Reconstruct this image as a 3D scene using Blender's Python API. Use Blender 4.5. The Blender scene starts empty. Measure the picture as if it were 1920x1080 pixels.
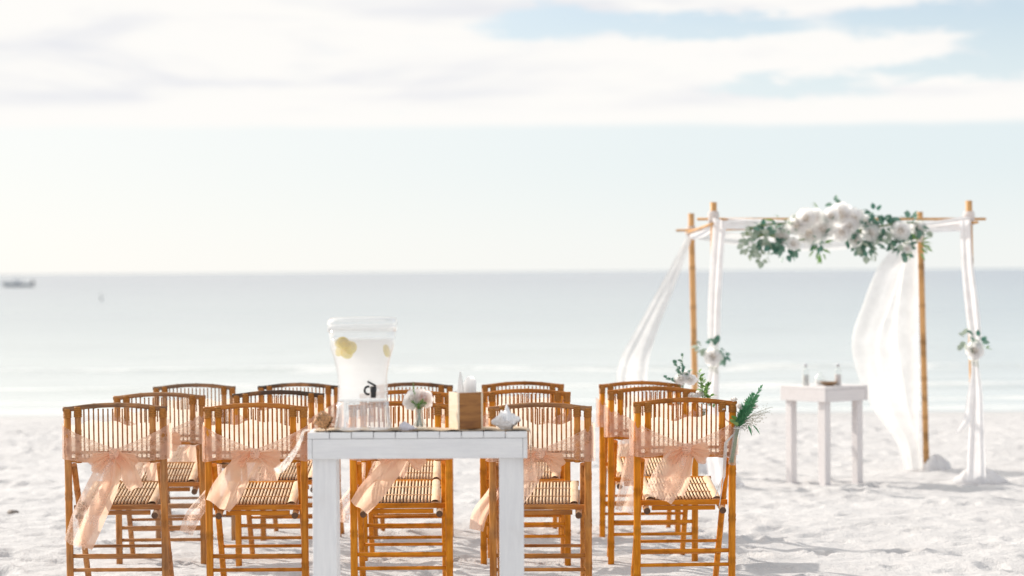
import bpy, bmesh, math, random
import numpy as np
from mathutils import Vector, Matrix, Euler

R = math.radians
rng = random.Random(7)
sc = bpy.context.scene
COL = sc.collection

# ------------------------------------------------------------------ camera
cam_d = bpy.data.cameras.new('camera')
cam_d.lens = 85.0
cam_d.sensor_width = 36.0
cam_d.clip_start = 0.1
cam_d.clip_end = 20000
cam_d.dof.use_dof = True
cam_d.dof.focus_distance = 10.9
cam_d.dof.aperture_fstop = 2.4
cam = bpy.data.objects.new('camera', cam_d)
COL.objects.link(cam)
cam.location = (0, 0, 1.455)
cam.rotation_mode = 'XYZ'
# level view, 0.40 deg down, 0.33 deg roll
cam.matrix_world = (Matrix.Translation((0, 0, 1.455)) @ Matrix.Rotation(R(90 - 0.404), 4, 'X') @ Matrix.Rotation(R(-0.33), 4, 'Z'))
sc.camera = cam

# ------------------------------------------------------------------ light
SUN_EL, SUN_AZ = R(31), R(-54)          # azimuth measured from +Y towards +X
sun_vec = Vector((math.sin(SUN_AZ) * math.cos(SUN_EL), math.cos(SUN_AZ) * math.cos(SUN_EL), math.sin(SUN_EL)))
sun_d = bpy.data.lights.new('sun', 'SUN')
sun_d.energy = 2.55
sun_d.angle = R(0.6)
sun_d.color = (1.0, 0.925, 0.83)
sun = bpy.data.objects.new('sun', sun_d)
COL.objects.link(sun)
sun.rotation_mode = 'QUATERNION'
sun.rotation_quaternion = sun_vec.to_track_quat('Z', 'Y')

sc.view_settings.view_transform = 'Standard'
sc.view_settings.look = 'None'
sc.view_settings.gamma = 1.0
sc.view_settings.use_curve_mapping = False
sc.view_settings.exposure = 0.82
sc.cycles.use_denoising = True
sc.cycles.max_bounces = 16
sc.cycles.transparent_max_bounces = 24
sc.cycles.caustics_reflective = False
sc.cycles.caustics_refractive = False
sc.cycles.sample_clamp_indirect = 6
sc.cycles.volume_bounces = 14


# ------------------------------------------------------------------ node helpers
class NT:
    def __init__(self, tree):
        self.t = tree
        tree.nodes.clear()

    def n(self, typ, **kw):
        nd = self.t.nodes.new(typ)
        for k, v in kw.items():
            setattr(nd, k, v)
        return nd

    def put(self, sock, v):
        if v is None:
            return
        if isinstance(v, bpy.types.NodeSocket):
            self.t.links.new(v, sock)
        else:
            if isinstance(v, (tuple, list)) and sock.type == 'RGBA' and len(v) == 3:
                v = (*v, 1)
            sock.default_value = v

    def math(self, op, a, b=None, c=None, clamp=False):
        nd = self.n('ShaderNodeMath', operation=op, use_clamp=clamp)
        for i, v in enumerate((a, b, c)):
            self.put(nd.inputs[i], v)
        return nd.outputs[0]

    def vmath(self, op, a, b=None):
        nd = self.n('ShaderNodeVectorMath', operation=op)
        self.put(nd.inputs[0], a)
        if b is not None:
            self.put(nd.inputs[1], b)
        return nd.outputs['Value'] if op == 'DOT_PRODUCT' else nd.outputs[0]

    def comb(self, x, y, z):
        nd = self.n('ShaderNodeCombineXYZ')
        for i, v in enumerate((x, y, z)):
            self.put(nd.inputs[i], v)
        return nd.outputs[0]

    def sep(self, v):
        nd = self.n('ShaderNodeSeparateXYZ')
        self.put(nd.inputs[0], v)
        return nd.outputs

    def noise(self, vec, scale=5, detail=4, rough=0.5, dist=0.0, color=False):
        nd = self.n('ShaderNodeTexNoise')
        self.put(nd.inputs['Vector'], vec)
        for k, v in (('Scale', scale), ('Detail', detail), ('Roughness', rough), ('Distortion', dist)):
            self.put(nd.inputs[k], v)
        return nd.outputs['Color' if color else 'Fac']

    def voro(self, vec, scale, feature='F1', rand=1.0, out='Distance'):
        nd = self.n('ShaderNodeTexVoronoi', feature=feature)
        self.put(nd.inputs['Vector'], vec)
        self.put(nd.inputs['Scale'], scale)
        self.put(nd.inputs['Randomness'], rand)
        return nd.outputs[out]

    def mapr(self, v, a, b, c=0.0, d=1.0, smooth=True):
        nd = self.n('ShaderNodeMapRange', interpolation_type='SMOOTHSTEP' if smooth else 'LINEAR')
        for i, x in enumerate((v, a, b, c, d)):
            self.put(nd.inputs[i], x)
        return nd.outputs[0]

    def mix(self, f, a, b, mode='MIX'):
        nd = self.n('ShaderNodeMix', data_type='RGBA', blend_type=mode)
        self.put(nd.inputs[0], f)
        self.put(nd.inputs[6], a)
        self.put(nd.inputs[7], b)
        return nd.outputs[2]

    def mshader(self, f, a, b):
        nd = self.n('ShaderNodeMixShader')
        self.put(nd.inputs[0], f)
        self.put(nd.inputs[1], a)
        self.put(nd.inputs[2], b)
        return nd.outputs[0]

    def bsdf(self, typ, **kw):
        nd = self.n(typ)
        for k, v in kw.items():
            self.put(nd.inputs[k.replace('_', ' ')], v)
        return nd.outputs[0]

    def obj(self):
        return self.n('ShaderNodeTexCoord').outputs['Object']

    def pos(self):
        return self.n('ShaderNodeNewGeometry').outputs['Position']

    def attr(self, name):
        return self.n('ShaderNodeAttribute', attribute_type='OBJECT', attribute_name=name).outputs['Fac']

    def rand(self):
        return self.n('ShaderNodeObjectInfo').outputs['Random']

    def bump(self, h, strength=0.3, dist=0.01):
        nd = self.n('ShaderNodeBump')
        self.put(nd.inputs['Height'], h)
        self.put(nd.inputs['Strength'], strength)
        self.put(nd.inputs['Distance'], dist)
        return nd.outputs[0]

    def pbr(self, **kw):
        nd = self.n('ShaderNodeBsdfPrincipled')
        for k, v in kw.items():
            self.put(nd.inputs[k.replace('_', ' ')], v)
        return nd.outputs[0]

    def out(self, s, sock='Surface'):
        o = self.n('ShaderNodeOutputMaterial')
        self.t.links.new(s, o.inputs[sock])


def material(name):
    m = bpy.data.materials.new(name)
    m.use_nodes = True
    return m, NT(m.node_tree)


# ------------------------------------------------------------------ world: Nishita sky, haze and a cloud layer
w = bpy.data.worlds.new('World')
sc.world = w
w.use_nodes = True
T = NT(w.node_tree)
d = T.n('ShaderNodeTexCoord').outputs['Generated']
dx, dy, dz = T.sep(d)
az = T.math('MULTIPLY', T.math('ARCTAN2', dx, dy), 1.7)
el = T.math('MULTIPLY', T.math('ARCSINE', dz), 1.7)
sky = T.n('ShaderNodeTexSky', sky_type='NISHITA', sun_disc=False, sun_elevation=SUN_EL, sun_rotation=SUN_AZ,
          air_density=1.0, dust_density=0.15, ozone_density=1.0)
sundot = T.vmath('DOT_PRODUCT', d, tuple(sun_vec))
# haze whitens the low sky and the sky round the sun
glow = T.mapr(sundot, 0.36, 0.78)
haze_c = T.mix(glow, (4.50, 5.0, 5.2), (5.72, 5.64, 5.50))
haze_f = T.math('MAXIMUM', T.mapr(el, 0.09, 0.20, 0.88, 0.28), T.math('MULTIPLY', glow, 0.95))
low = T.mapr(el, 0.0, 0.085)
haze_c = T.mix(low, T.mix(0.45, haze_c, (5.75, 5.70, 5.56)), haze_c)
haze_c = T.mix(T.mapr(sundot, 0.70, 1.0), haze_c, (12.5, 12.0, 11.2))
clear = T.mix(haze_f, T.mix(1.0, sky.outputs[0], (0.67, 0.645, 0.69), 'MULTIPLY'), haze_c)
# planar coordinates of the cloud layer
zz = T.math('MAXIMUM', dz, 0.02)
pl = T.comb(T.math('DIVIDE', dx, zz), T.math('DIVIDE', dy, zz), 0.0)
ang = T.comb(T.math('MULTIPLY', az, 9.0), T.math('MULTIPLY', el, 42.0), 3.7)
wn = T.noise(ang, 1.0, 6, 0.6, color=True)
w1, w2, w3 = T.sep(wn)
fine = T.noise(ang, 3.1, 6, 0.62)
wu = T.math('ADD', az, T.math('MULTIPLY', T.math('SUBTRACT', w1, 0.5), 0.10))
wv = T.math('ADD', el, T.math('ADD', T.math('MULTIPLY', T.math('SUBTRACT', w2, 0.5), 0.026),
                              T.math('ADD', T.math('MULTIPLY', T.math('SUBTRACT', fine, 0.5), 0.020), T.math('MULTIPLY', T.math('SUBTRACT', T.noise(ang, 8.0, 5, 0.65), 0.5), 0.010))))
gap = None
for (u0, v0, ru, rv) in ((0.025, 0.172, 0.055, 0.016), (0.12, 0.171, 0.11, 0.009), (0.295, 0.172, 0.085, 0.0125),
                         (0.352, 0.158, 0.046, 0.030), (0.31, 0.1375, 0.085, 0.0085), (0.195, 0.1265, 0.062, 0.008)):
    q = T.math('ADD', T.math('POWER', T.math('DIVIDE', T.math('SUBTRACT', wu, u0), ru), 2.0),
               T.math('POWER', T.math('DIVIDE', T.math('SUBTRACT', wv, v0), rv), 2.0))
    g = T.mapr(q, 0.35, 1.25, 1.0, 0.0)
    gap = g if gap is None else T.math('MAXIMUM', gap, g)
front = T.mapr(el, 0.20, 0.26, 1.0, 0.0)
back = T.mapr(T.math('ABSOLUTE', az), 0.42, 0.65)
general = T.mapr(T.noise(pl, 0.55, 7, 0.6, 0.3), 0.40, 0.56)
localc = T.math('SUBTRACT', 1.0, gap)
use_gen = T.math('MAXIMUM', T.math('SUBTRACT', 1.0, front), back)
cloud = T.math('ADD', T.math('MULTIPLY', general, use_gen), T.math('MULTIPLY', localc, T.math('SUBTRACT', 1.0, use_gen)))
edge = T.math('ADD', el, T.math('MULTIPLY', T.math('SUBTRACT', T.noise(ang, 0.6, 5, 0.55), 0.5), 0.012))
base = T.mapr(edge, 0.0985, 0.1045)
cloud = T.math('MULTIPLY', cloud, base)
cloud = T.math('MULTIPLY', cloud, T.mapr(fine, 0.15, 0.45, 0.72, 1.0))
shade = T.math('MULTIPLY', T.mapr(T.noise(T.comb(T.math('MULTIPLY', az, 5.0), T.math('MULTIPLY', el, 30.0), 9.1), 1.0, 5, 0.55, 0.4), 0.42, 0.68),
               T.mapr(el, 0.108, 0.125))
cl_c = T.mix(T.math('MULTIPLY', shade, 0.85), (5.66, 5.56, 5.40), (4.55, 4.62, 4.88))
cl_c = T.mix(T.mapr(sundot, 0.70, 1.0), cl_c, (12.5, 12.0, 11.2))
final = T.mix(cloud, clear, cl_c)
bg = T.n('ShaderNodeBackground')
T.put(bg.inputs[0], final)
bg.inputs[1].default_value = 0.1
wo = T.n('ShaderNodeOutputWorld')
T.t.links.new(bg.outputs[0], wo.inputs[0])


# ------------------------------------------------------------------ materials
def M_sand():
    m, t = material('sand')
    p = t.pos()
    n1 = t.noise(p, 1.3, 5, 0.6)
    n2 = t.noise(p, 60, 3, 0.7)
    c = t.mix(t.mapr(n1, 0.3, 0.7), (0.525, 0.517, 0.520), (0.595, 0.587, 0.588))
    c = t.mix(t.math('MULTIPLY', t.mapr(n2, 0.3, 0.7), 0.25), c, (0.53, 0.51, 0.49))
    _, py, _ = t.sep(p)
    wet = t.mapr(t.math('ADD', py, t.math('MULTIPLY', t.noise(p, 0.35, 3), 2.6)), 29.6, 31.6)
    c = t.mix(t.math('MULTIPLY', wet, 0.5), c, (0.46, 0.45, 0.43))
    h = t.math('ADD', t.noise(p, 16, 5, 0.65), t.math('MULTIPLY', t.noise(p, 120, 2, 0.6), 0.25))
    s = t.pbr(Base_Color=c, Roughness=t.mapr(wet, 0, 1, 0.95, 0.4), Normal=t.bump(h, 0.7, 0.025))
    t.out(s)
    return m


def M_sea():
    m, t = material('sea')
    p = t.pos()
    x, y, z = t.sep(p)
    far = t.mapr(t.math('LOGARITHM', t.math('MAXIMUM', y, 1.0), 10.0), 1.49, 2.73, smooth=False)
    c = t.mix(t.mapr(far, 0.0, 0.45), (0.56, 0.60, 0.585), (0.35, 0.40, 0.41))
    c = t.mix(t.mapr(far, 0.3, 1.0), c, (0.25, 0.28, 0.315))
    pn = t.comb(t.math('MULTIPLY', x, 0.05), t.math('MULTIPLY', y, 0.16), 0.0)
    c = t.mix(t.math('MULTIPLY', t.mapr(t.noise(pn, 1.0, 5, 0.65), 0.35, 0.7), 0.30), c, (0.42, 0.455, 0.46))
    yy = t.math('ADD', y, t.math('MULTIPLY', t.math('SUBTRACT', t.noise(t.comb(t.math('MULTIPLY', x, 0.16), t.math('MULTIPLY', y, 0.4), 0.3), 1.0, 4, 0.6), 0.5), 4.4))
    foam = None
    for (y0, hw) in ((30.9, 0.9), (33.2, 0.6), (36.4, 0.55), (43.4, 0.4)):
        g = t.mapr(t.math('ABSOLUTE', t.math('SUBTRACT', yy, y0)), hw * 0.4, hw, 1.0, 0.0)
        foam = g if foam is None else t.math('MAXIMUM', foam, g)
    foam = t.math('MULTIPLY', foam, t.mapr(t.noise(t.vmath('MULTIPLY', p, (0.5, 1, 1)), 2.2, 6, 0.7), 0.32, 0.66, 0.05, 0.75))
    c = t.mix(foam, c, (0.74, 0.74, 0.735))
    bw = t.comb(t.math('MULTIPLY', x, 0.45), t.math('MULTIPLY', y, 1.3), 0.0)
    h = t.math('ADD', t.noise(bw, 1.2, 6, 0.6), t.math('MULTIPLY', t.noise(bw, 0.2, 3, 0.5), 1.5))
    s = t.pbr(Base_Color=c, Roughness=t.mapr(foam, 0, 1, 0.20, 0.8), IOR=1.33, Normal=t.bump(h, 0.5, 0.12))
    t.out(s)
    return m


def M_bamboo(name, axis, col, dark, rough=0.34):
    m, t = material(name)
    o = t.obj()
    sc3 = {'z': (60, 60, 5), 'x': (5, 60, 60), 'y': (60, 5, 60)}[axis]
    v = t.vmath('MULTIPLY', o, sc3)
    rnd = t.rand()
    v = t.vmath('ADD', v, t.comb(t.math('MULTIPLY', rnd, 37.0), t.math('MULTIPLY', rnd, 91.0), t.math('MULTIPLY', rnd, 53.0)))
    n = t.noise(v, 1.0, 5, 0.65)
    big = t.noise(t.vmath('ADD', t.vmath('MULTIPLY', o, (6, 6, 6)), t.comb(t.math('MULTIPLY', rnd, 13.0), 0.0, 0.0)), 1.0, 3)
    c = t.mix(t.mapr(n, 0.32, 0.72), dark, col)
    c = t.mix(t.math('MULTIPLY', t.mapr(big, 0.50, 0.72), 0.7), c, tuple(q * 0.4 for q in dark))
    c = t.mix(t.math('MULTIPLY', rnd, 0.25), c, col)
    c = t.mix(t.attr('tone'), c, t.mix(t.mapr(n, 0.3, 0.7), (0.36, 0.115, 0.010), (0.62, 0.225, 0.022)))
    jn = t.n('ShaderNodeAttribute', attribute_type='GEOMETRY', attribute_name='joint').outputs['Fac']
    c = t.mix(t.math('MULTIPLY', jn, 0.26), c, tuple(q * 0.22 for q in dark))
    we = t.attr('weathering')
    grey = t.mix(t.mapr(n, 0.3, 0.7), (0.17, 0.10, 0.065), (0.44, 0.27, 0.16))
    c = t.mix(t.math('MULTIPLY', we, t.mapr(big, 0.2, 0.6, 0.55, 1.0)), c, grey)
    c = t.mix(t.math('MULTIPLY', t.attr('charring'), t.mapr(big, 0.38, 0.56, 0.1, 0.9)), c, (0.040, 0.036, 0.033))
    s = t.pbr(Base_Color=c, Roughness=t.mapr(n, 0.2, 0.8, rough + 0.15, rough), Specular_IOR_Level=0.12, Normal=t.bump(n, 0.2, 0.003))
    t.out(s)
    return m


def M_simple(name, col, rough=0.5, var=0.12, scale=30, bump=0.15, stretch=(1, 1, 1), metal=0.0, dist=0.004):
    m, t = material(name)
    v = t.vmath('MULTIPLY', t.obj(), stretch)
    rnd = t.rand()
    v = t.vmath('ADD', v, t.comb(t.math('MULTIPLY', rnd, 7.0), t.math('MULTIPLY', rnd, 3.0), 0.0))
    n = t.noise(v, scale, 5, 0.6)
    c = t.mix(t.mapr(n, 0.3, 0.7), tuple(q * (1 - var) for q in col), tuple(min(1, q * (1 + var)) for q in col))
    s = t.pbr(Base_Color=c, Roughness=rough, Metallic=metal, Normal=t.bump(n, bump, dist))
    t.out(s)
    return m


def M_cloth(name, col, transl=0.45, clear=0.1, lace=0.0, lace_scale=40, fine=400):
    """thin cloth: diffuse + light coming through, open where the weave is open"""
    m, t = material(name)
    o = t.obj()
    n = t.noise(o, 9, 4, 0.6)
    c = t.mix(t.mapr(n, 0.3, 0.7), tuple(q * 0.93 for q in col), tuple(min(0.95, q * 1.05) for q in col))
    fac = clear
    if lace:
        warp = t.vmath('ADD', o, t.vmath('SCALE', t.noise(o, 12, 3, color=True)))
        w_nd = warp.node.inputs[1].links[0].from_node
        w_nd.inputs['Scale'].default_value = 0.03
        e = t.voro(warp, lace_scale, 'DISTANCE_TO_EDGE')
        dots = t.voro(warp, lace_scale * 2.6, 'F1')
        thread = t.mapr(e, 0.03, 0.10, 1.0, 0.0)
        flower = t.mapr(t.noise(warp, lace_scale * 0.42, 3, 0.6), 0.47, 0.56)
        dens = t.math('MAXIMUM', t.math('MAXIMUM', thread, flower), t.mapr(dots, 0.2, 0.4, 0.75, 0.0))
        fac = t.mapr(dens, 0.0, 1.0, clear + lace, clear, smooth=False)
        c = t.mix(t.math('MULTIPLY', dens, 0.45), c, tuple(q * 0.86 for q in col))
    dif = t.bsdf('ShaderNodeBsdfDiffuse', Color=c)
    tra = t.bsdf('ShaderNodeBsdfTranslucent', Color=c)
    s = t.mshader(transl, dif, tra)
    s = t.mshader(fac, s, t.bsdf('ShaderNodeBsdfTransparent', Color=(1, 1, 1)))
    t.out(s)
    return m


def M_clear(name, tint, gloss=0.12, body=0.1, body_col=(0.9, 0.9, 0.9), rough=0.08):
    """thin clear plastic or glass wall: mostly see-through, some gloss, a little milky body"""
    m, t = material(name)
    lw = t.n('ShaderNodeLayerWeight')
    lw.inputs[0].default_value = 0.35
    f = t.mapr(lw.outputs['Facing'], 0.0, 1.0, gloss, 0.5)
    tr = t.bsdf('ShaderNodeBsdfTransparent', Color=tint)
    gl = t.bsdf('ShaderNodeBsdfGlossy', Color=(0.95, 0.95, 0.95), Roughness=rough)
    mk = t.mshader(0.5, t.bsdf('ShaderNodeBsdfDiffuse', Color=body_col), t.bsdf('ShaderNodeBsdfTranslucent', Color=body_col))
    s = t.mshader(body, tr, mk)
    s = t.mshader(f, s, gl)
    t.out(s)
    return m


def M_petal(name, col, heart):
    m, t = material(name)
    o = t.obj()
    n = t.noise(o, 3, 3)
    lx = t.vmath('DOT_PRODUCT', o, o)
    c = t.mix(t.mapr(n, 0.3, 0.7), tuple(q * 0.93 for q in col), col)
    c = t.mix(t.mapr(lx, 0.0, 0.30, 0.55, 0.0), c, heart)
    s = t.mshader(0.75, t.bsdf('ShaderNodeBsdfDiffuse', Color=c), t.bsdf('ShaderNodeBsdfTranslucent', Color=c))
    t.out(s)
    return m


def M_leaf(name, a, b):
    m, t = material(name)
    rnd = t.rand()
    n = t.noise(t.obj(), 35, 3)
    c = t.mix(rnd, a, b)
    c = t.mix(t.math('MULTIPLY', t.mapr(n, 0.35, 0.7), 0.3), c, tuple(q * 0.6 for q in a))
    s = t.mshader(0.25, t.pbr(Base_Color=c, Roughness=0.45), t.bsdf('ShaderNodeBsdfTranslucent', Color=c))
    t.out(s)
    return m


def M_paint(name, lo=(0.74, 0.74, 0.755), hi=(0.82, 0.82, 0.825)):
    """white paint brushed on boards: grain, scuffs and a few bare spots"""
    m, t = material(name)
    o = t.obj()
    rnd = t.rand()
    off = t.comb(t.math('MULTIPLY', rnd, 17.0), t.math('MULTIPLY', rnd, 29.0), t.math('MULTIPLY', rnd, 11.0))
    v = t.vmath('ADD', o, off)
    stre = t.attr('grain')
    gx = t.vmath('MULTIPLY', v, (6, 60, 60))
    gz = t.vmath('MULTIPLY', v, (60, 60, 6))
    mv = t.n('ShaderNodeMix', data_type='VECTOR')
    t.put(mv.inputs[0], stre)
    t.put(mv.inputs[4], gx)
    t.put(mv.inputs[5], gz)
    n = t.noise(mv.outputs[1], 1.0, 6, 0.65)
    big = t.noise(v, 7, 4)
    c = t.mix(t.mapr(n, 0.3, 0.7), lo, hi)
    c = t.mix(t.math('MULTIPLY', t.mapr(n, 0.66, 0.8), 0.5), c, (0.50, 0.45, 0.41))
    c = t.mix(t.math('MULTIPLY', t.mapr(big, 0.55, 0.8), 0.25), c, (0.62, 0.59, 0.57))
    t.out(t.pbr(Base_Color=c, Roughness=0.55, Normal=t.bump(n, 0.3, 0.002)))
    return m


def M_woodbox(name, a, b, dark):
    m, t = material(name)
    v = t.vmath('MULTIPLY', t.obj(), (4, 4, 30))
    wv = t.noise(v, 1.6, 6, 0.6, 0.8)
    fineg = t.noise(t.vmath('MULTIPLY', t.obj(), (20, 20, 260)), 1.0, 3, 0.6)
    c = t.mix(t.mapr(wv, 0.35, 0.65), a, b)
    c = t.mix(t.mapr(wv, 0.58, 0.70), c, dark)
    c = t.mix(t.math('MULTIPLY', fineg, 0.25), c, dark)
    t.out(t.pbr(Base_Color=c, Roughness=0.5, Normal=t.bump(fineg, 0.1, 0.001)))
    return m


SAND = M_sand()
SEA = M_sea()
B_UP = M_bamboo('bamboo_upright', 'z', (0.84, 0.325, 0.020), (0.56, 0.175, 0.008))
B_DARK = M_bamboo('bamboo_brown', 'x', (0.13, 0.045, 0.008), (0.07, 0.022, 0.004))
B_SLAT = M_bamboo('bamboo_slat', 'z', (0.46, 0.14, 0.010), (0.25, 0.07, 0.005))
B_X = M_bamboo('bamboo_cross', 'x', (0.82, 0.305, 0.020), (0.52, 0.160, 0.008))
B_Y = M_bamboo('bamboo_seat', 'y', (0.92, 0.73, 0.52), (0.80, 0.53, 0.30), 0.28)
B_TOP = M_bamboo('bamboo_top_rail', 'x', (0.58, 0.205, 0.035), (0.24, 0.085, 0.02))
B_END = M_simple('bamboo_cut_end', (0.12, 0.055, 0.025), 0.6, 0.3, 90)
B_WRAP = M_simple('bamboo_binding', (0.40, 0.155, 0.022), 0.5, 0.3, 120, 0.6, (1, 1, 3), dist=0.003)
POST = M_bamboo('bamboo_arch_post', 'z', (0.72, 0.42, 0.19), (0.58, 0.31, 0.125), 0.4)
LACE = M_cloth('peach_lace', (0.985, 0.74, 0.61), 0.68, 0.20, 0.42, 42)
SHEER = M_cloth('peach_chiffon', (0.985, 0.69, 0.53), 0.70, 0.18)
SUNLIT_BAND = M_cloth('sunlit_chiffon', (0.98, 0.88, 0.77), 0.70, 0.10)  # front band of the peach sash, paled to cream to paint in sunlight
WHITE = M_cloth('white_chiffon', (0.80, 0.80, 0.80), 0.48, 0.20)
WHITE_D = M_cloth('white_cloth', (0.90, 0.895, 0.905), 0.45, 0.02)
WLACE = M_cloth('white_lace', (0.88, 0.87, 0.84), 0.5, 0.32, 0.45, 70)
BURLAP = M_simple('burlap', (0.52, 0.40, 0.28), 0.95, 0.25, 260, 0.8, dist=0.002)
PAINT = M_paint('white_paint')
SHADED_PAINT = M_paint('shaded_white_paint', (0.71, 0.675, 0.675), (0.77, 0.735, 0.73))  # ceremony table's white, darkened and pinked to put its shade into the colour
ACRYL = M_clear('clear_acrylic', (0.99, 0.99, 0.99), 0.05, 0.06, (0.92, 0.92, 0.93))
ACRYL_LID = M_clear('acrylic_lid', (0.99, 0.99, 0.99), 0.10, 0.10, (0.97, 0.97, 0.96))
ACRYL_BASE = M_clear('acrylic_base', (0.98, 0.98, 0.985), 0.10, 0.16, (0.93, 0.92, 0.93))
WATER, _t = material('lemon_water')
_lw = _t.n('ShaderNodeLayerWeight')
_lw.inputs[0].default_value = 0.3
_s = _t.mshader(_t.mapr(_lw.outputs['Facing'], 0.0, 1.0, 0.02, 0.3), _t.bsdf('ShaderNodeBsdfTransparent', Color=(1, 1, 1)), _t.bsdf('ShaderNodeBsdfGlossy', Color=(1, 1, 1), Roughness=0.1))
_o = _t.n('ShaderNodeOutputMaterial')
_t.t.links.new(_s, _o.inputs['Surface'])
_v = _t.n('ShaderNodeVolumeScatter')
_t.put(_v.inputs['Color'], (0.995, 0.993, 0.985))
_t.put(_v.inputs['Density'], 6.0)
_t.put(_v.inputs['Anisotropy'], 0.4)
_t.t.links.new(_v.outputs[0], _o.inputs['Volume'])
GLASS = M_clear('glass', (0.95, 0.97, 0.96), 0.14, 0.04)
BLACK = M_simple('black_plastic', (0.012, 0.013, 0.015), 0.35, 0.1)
RIND = M_cloth('lemon_rind', (0.98, 0.80, 0.30), 0.6, 0.45)
PULP = M_cloth('lemon_pulp', (0.99, 0.91, 0.60), 0.8, 0.62)
CONCH = M_simple('conch_shell', (0.46, 0.235, 0.10), 0.45, 0.75, 130, 0.6, (1, 1, 1.6))
SHELLW = M_simple('white_shell', (0.80, 0.79, 0.80), 0.5, 0.1, 60, 0.5)
SHELLG = M_simple('grey_shell', (0.62, 0.60, 0.66), 0.5, 0.15, 40, 0.4, (1, 1, 4))
BOXW = M_woodbox('walnut', (0.24, 0.090, 0.018), (0.42, 0.18, 0.04), (0.06, 0.022, 0.007))
BOXP = M_woodbox('pale_wood', (0.80, 0.66, 0.48), (0.86, 0.75, 0.60), (0.62, 0.44, 0.28))
PAPER = M_cloth('paper_napkin', (0.96, 0.96, 0.965), 0.62, 0.0)
ROSEW = M_petal('white_petal', (0.97, 0.96, 0.955), (0.94, 0.89, 0.82))
PINK = M_petal('pink_petal', (0.96, 0.90, 0.875), (0.94, 0.81, 0.77))
SAGE = M_leaf('sage_leaf', (0.34, 0.43, 0.34), (0.54, 0.60, 0.50))
DARKL = M_leaf('eucalyptus_leaf', (0.06, 0.20, 0.145), (0.22, 0.36, 0.28))
FRESH = M_leaf('fresh_leaf', (0.16, 0.34, 0.08), (0.30, 0.46, 0.18))
FERN = M_leaf('fern_leaf', (0.06, 0.25, 0.11), (0.17, 0.38, 0.20))
STEM = M_simple('stem', (0.20, 0.26, 0.11), 0.6)
SPRAY = M_simple('dried_spray', (0.48, 0.46, 0.38), 0.8)
SAND_A = M_simple('grey_sand', (0.72, 0.71, 0.70), 0.9)
SAND_B = M_simple('pink_sand', (0.74, 0.65, 0.65), 0.9)
BOWL = M_simple('wooden_bowl', (0.30, 0.185, 0.10), 0.45, 0.3, 14)
HULL = M_simple('boat_hull', (0.40, 0.43, 0.46), 0.4, 0.1, 2)
BOATW = M_simple('boat_white', (0.62, 0.63, 0.66), 0.4, 0.1, 2)
BOATD = M_simple('boat_motor', (0.03, 0.03, 0.035), 0.4)
BUOY = M_simple('buoy', (0.48, 0.49, 0.50), 0.5)
STONE = M_simple('weed', (0.24, 0.21, 0.19), 0.9)
RIBBON = M_cloth('satin_ribbon', (0.88, 0.86, 0.84), 0.3, 0.0)


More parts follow.
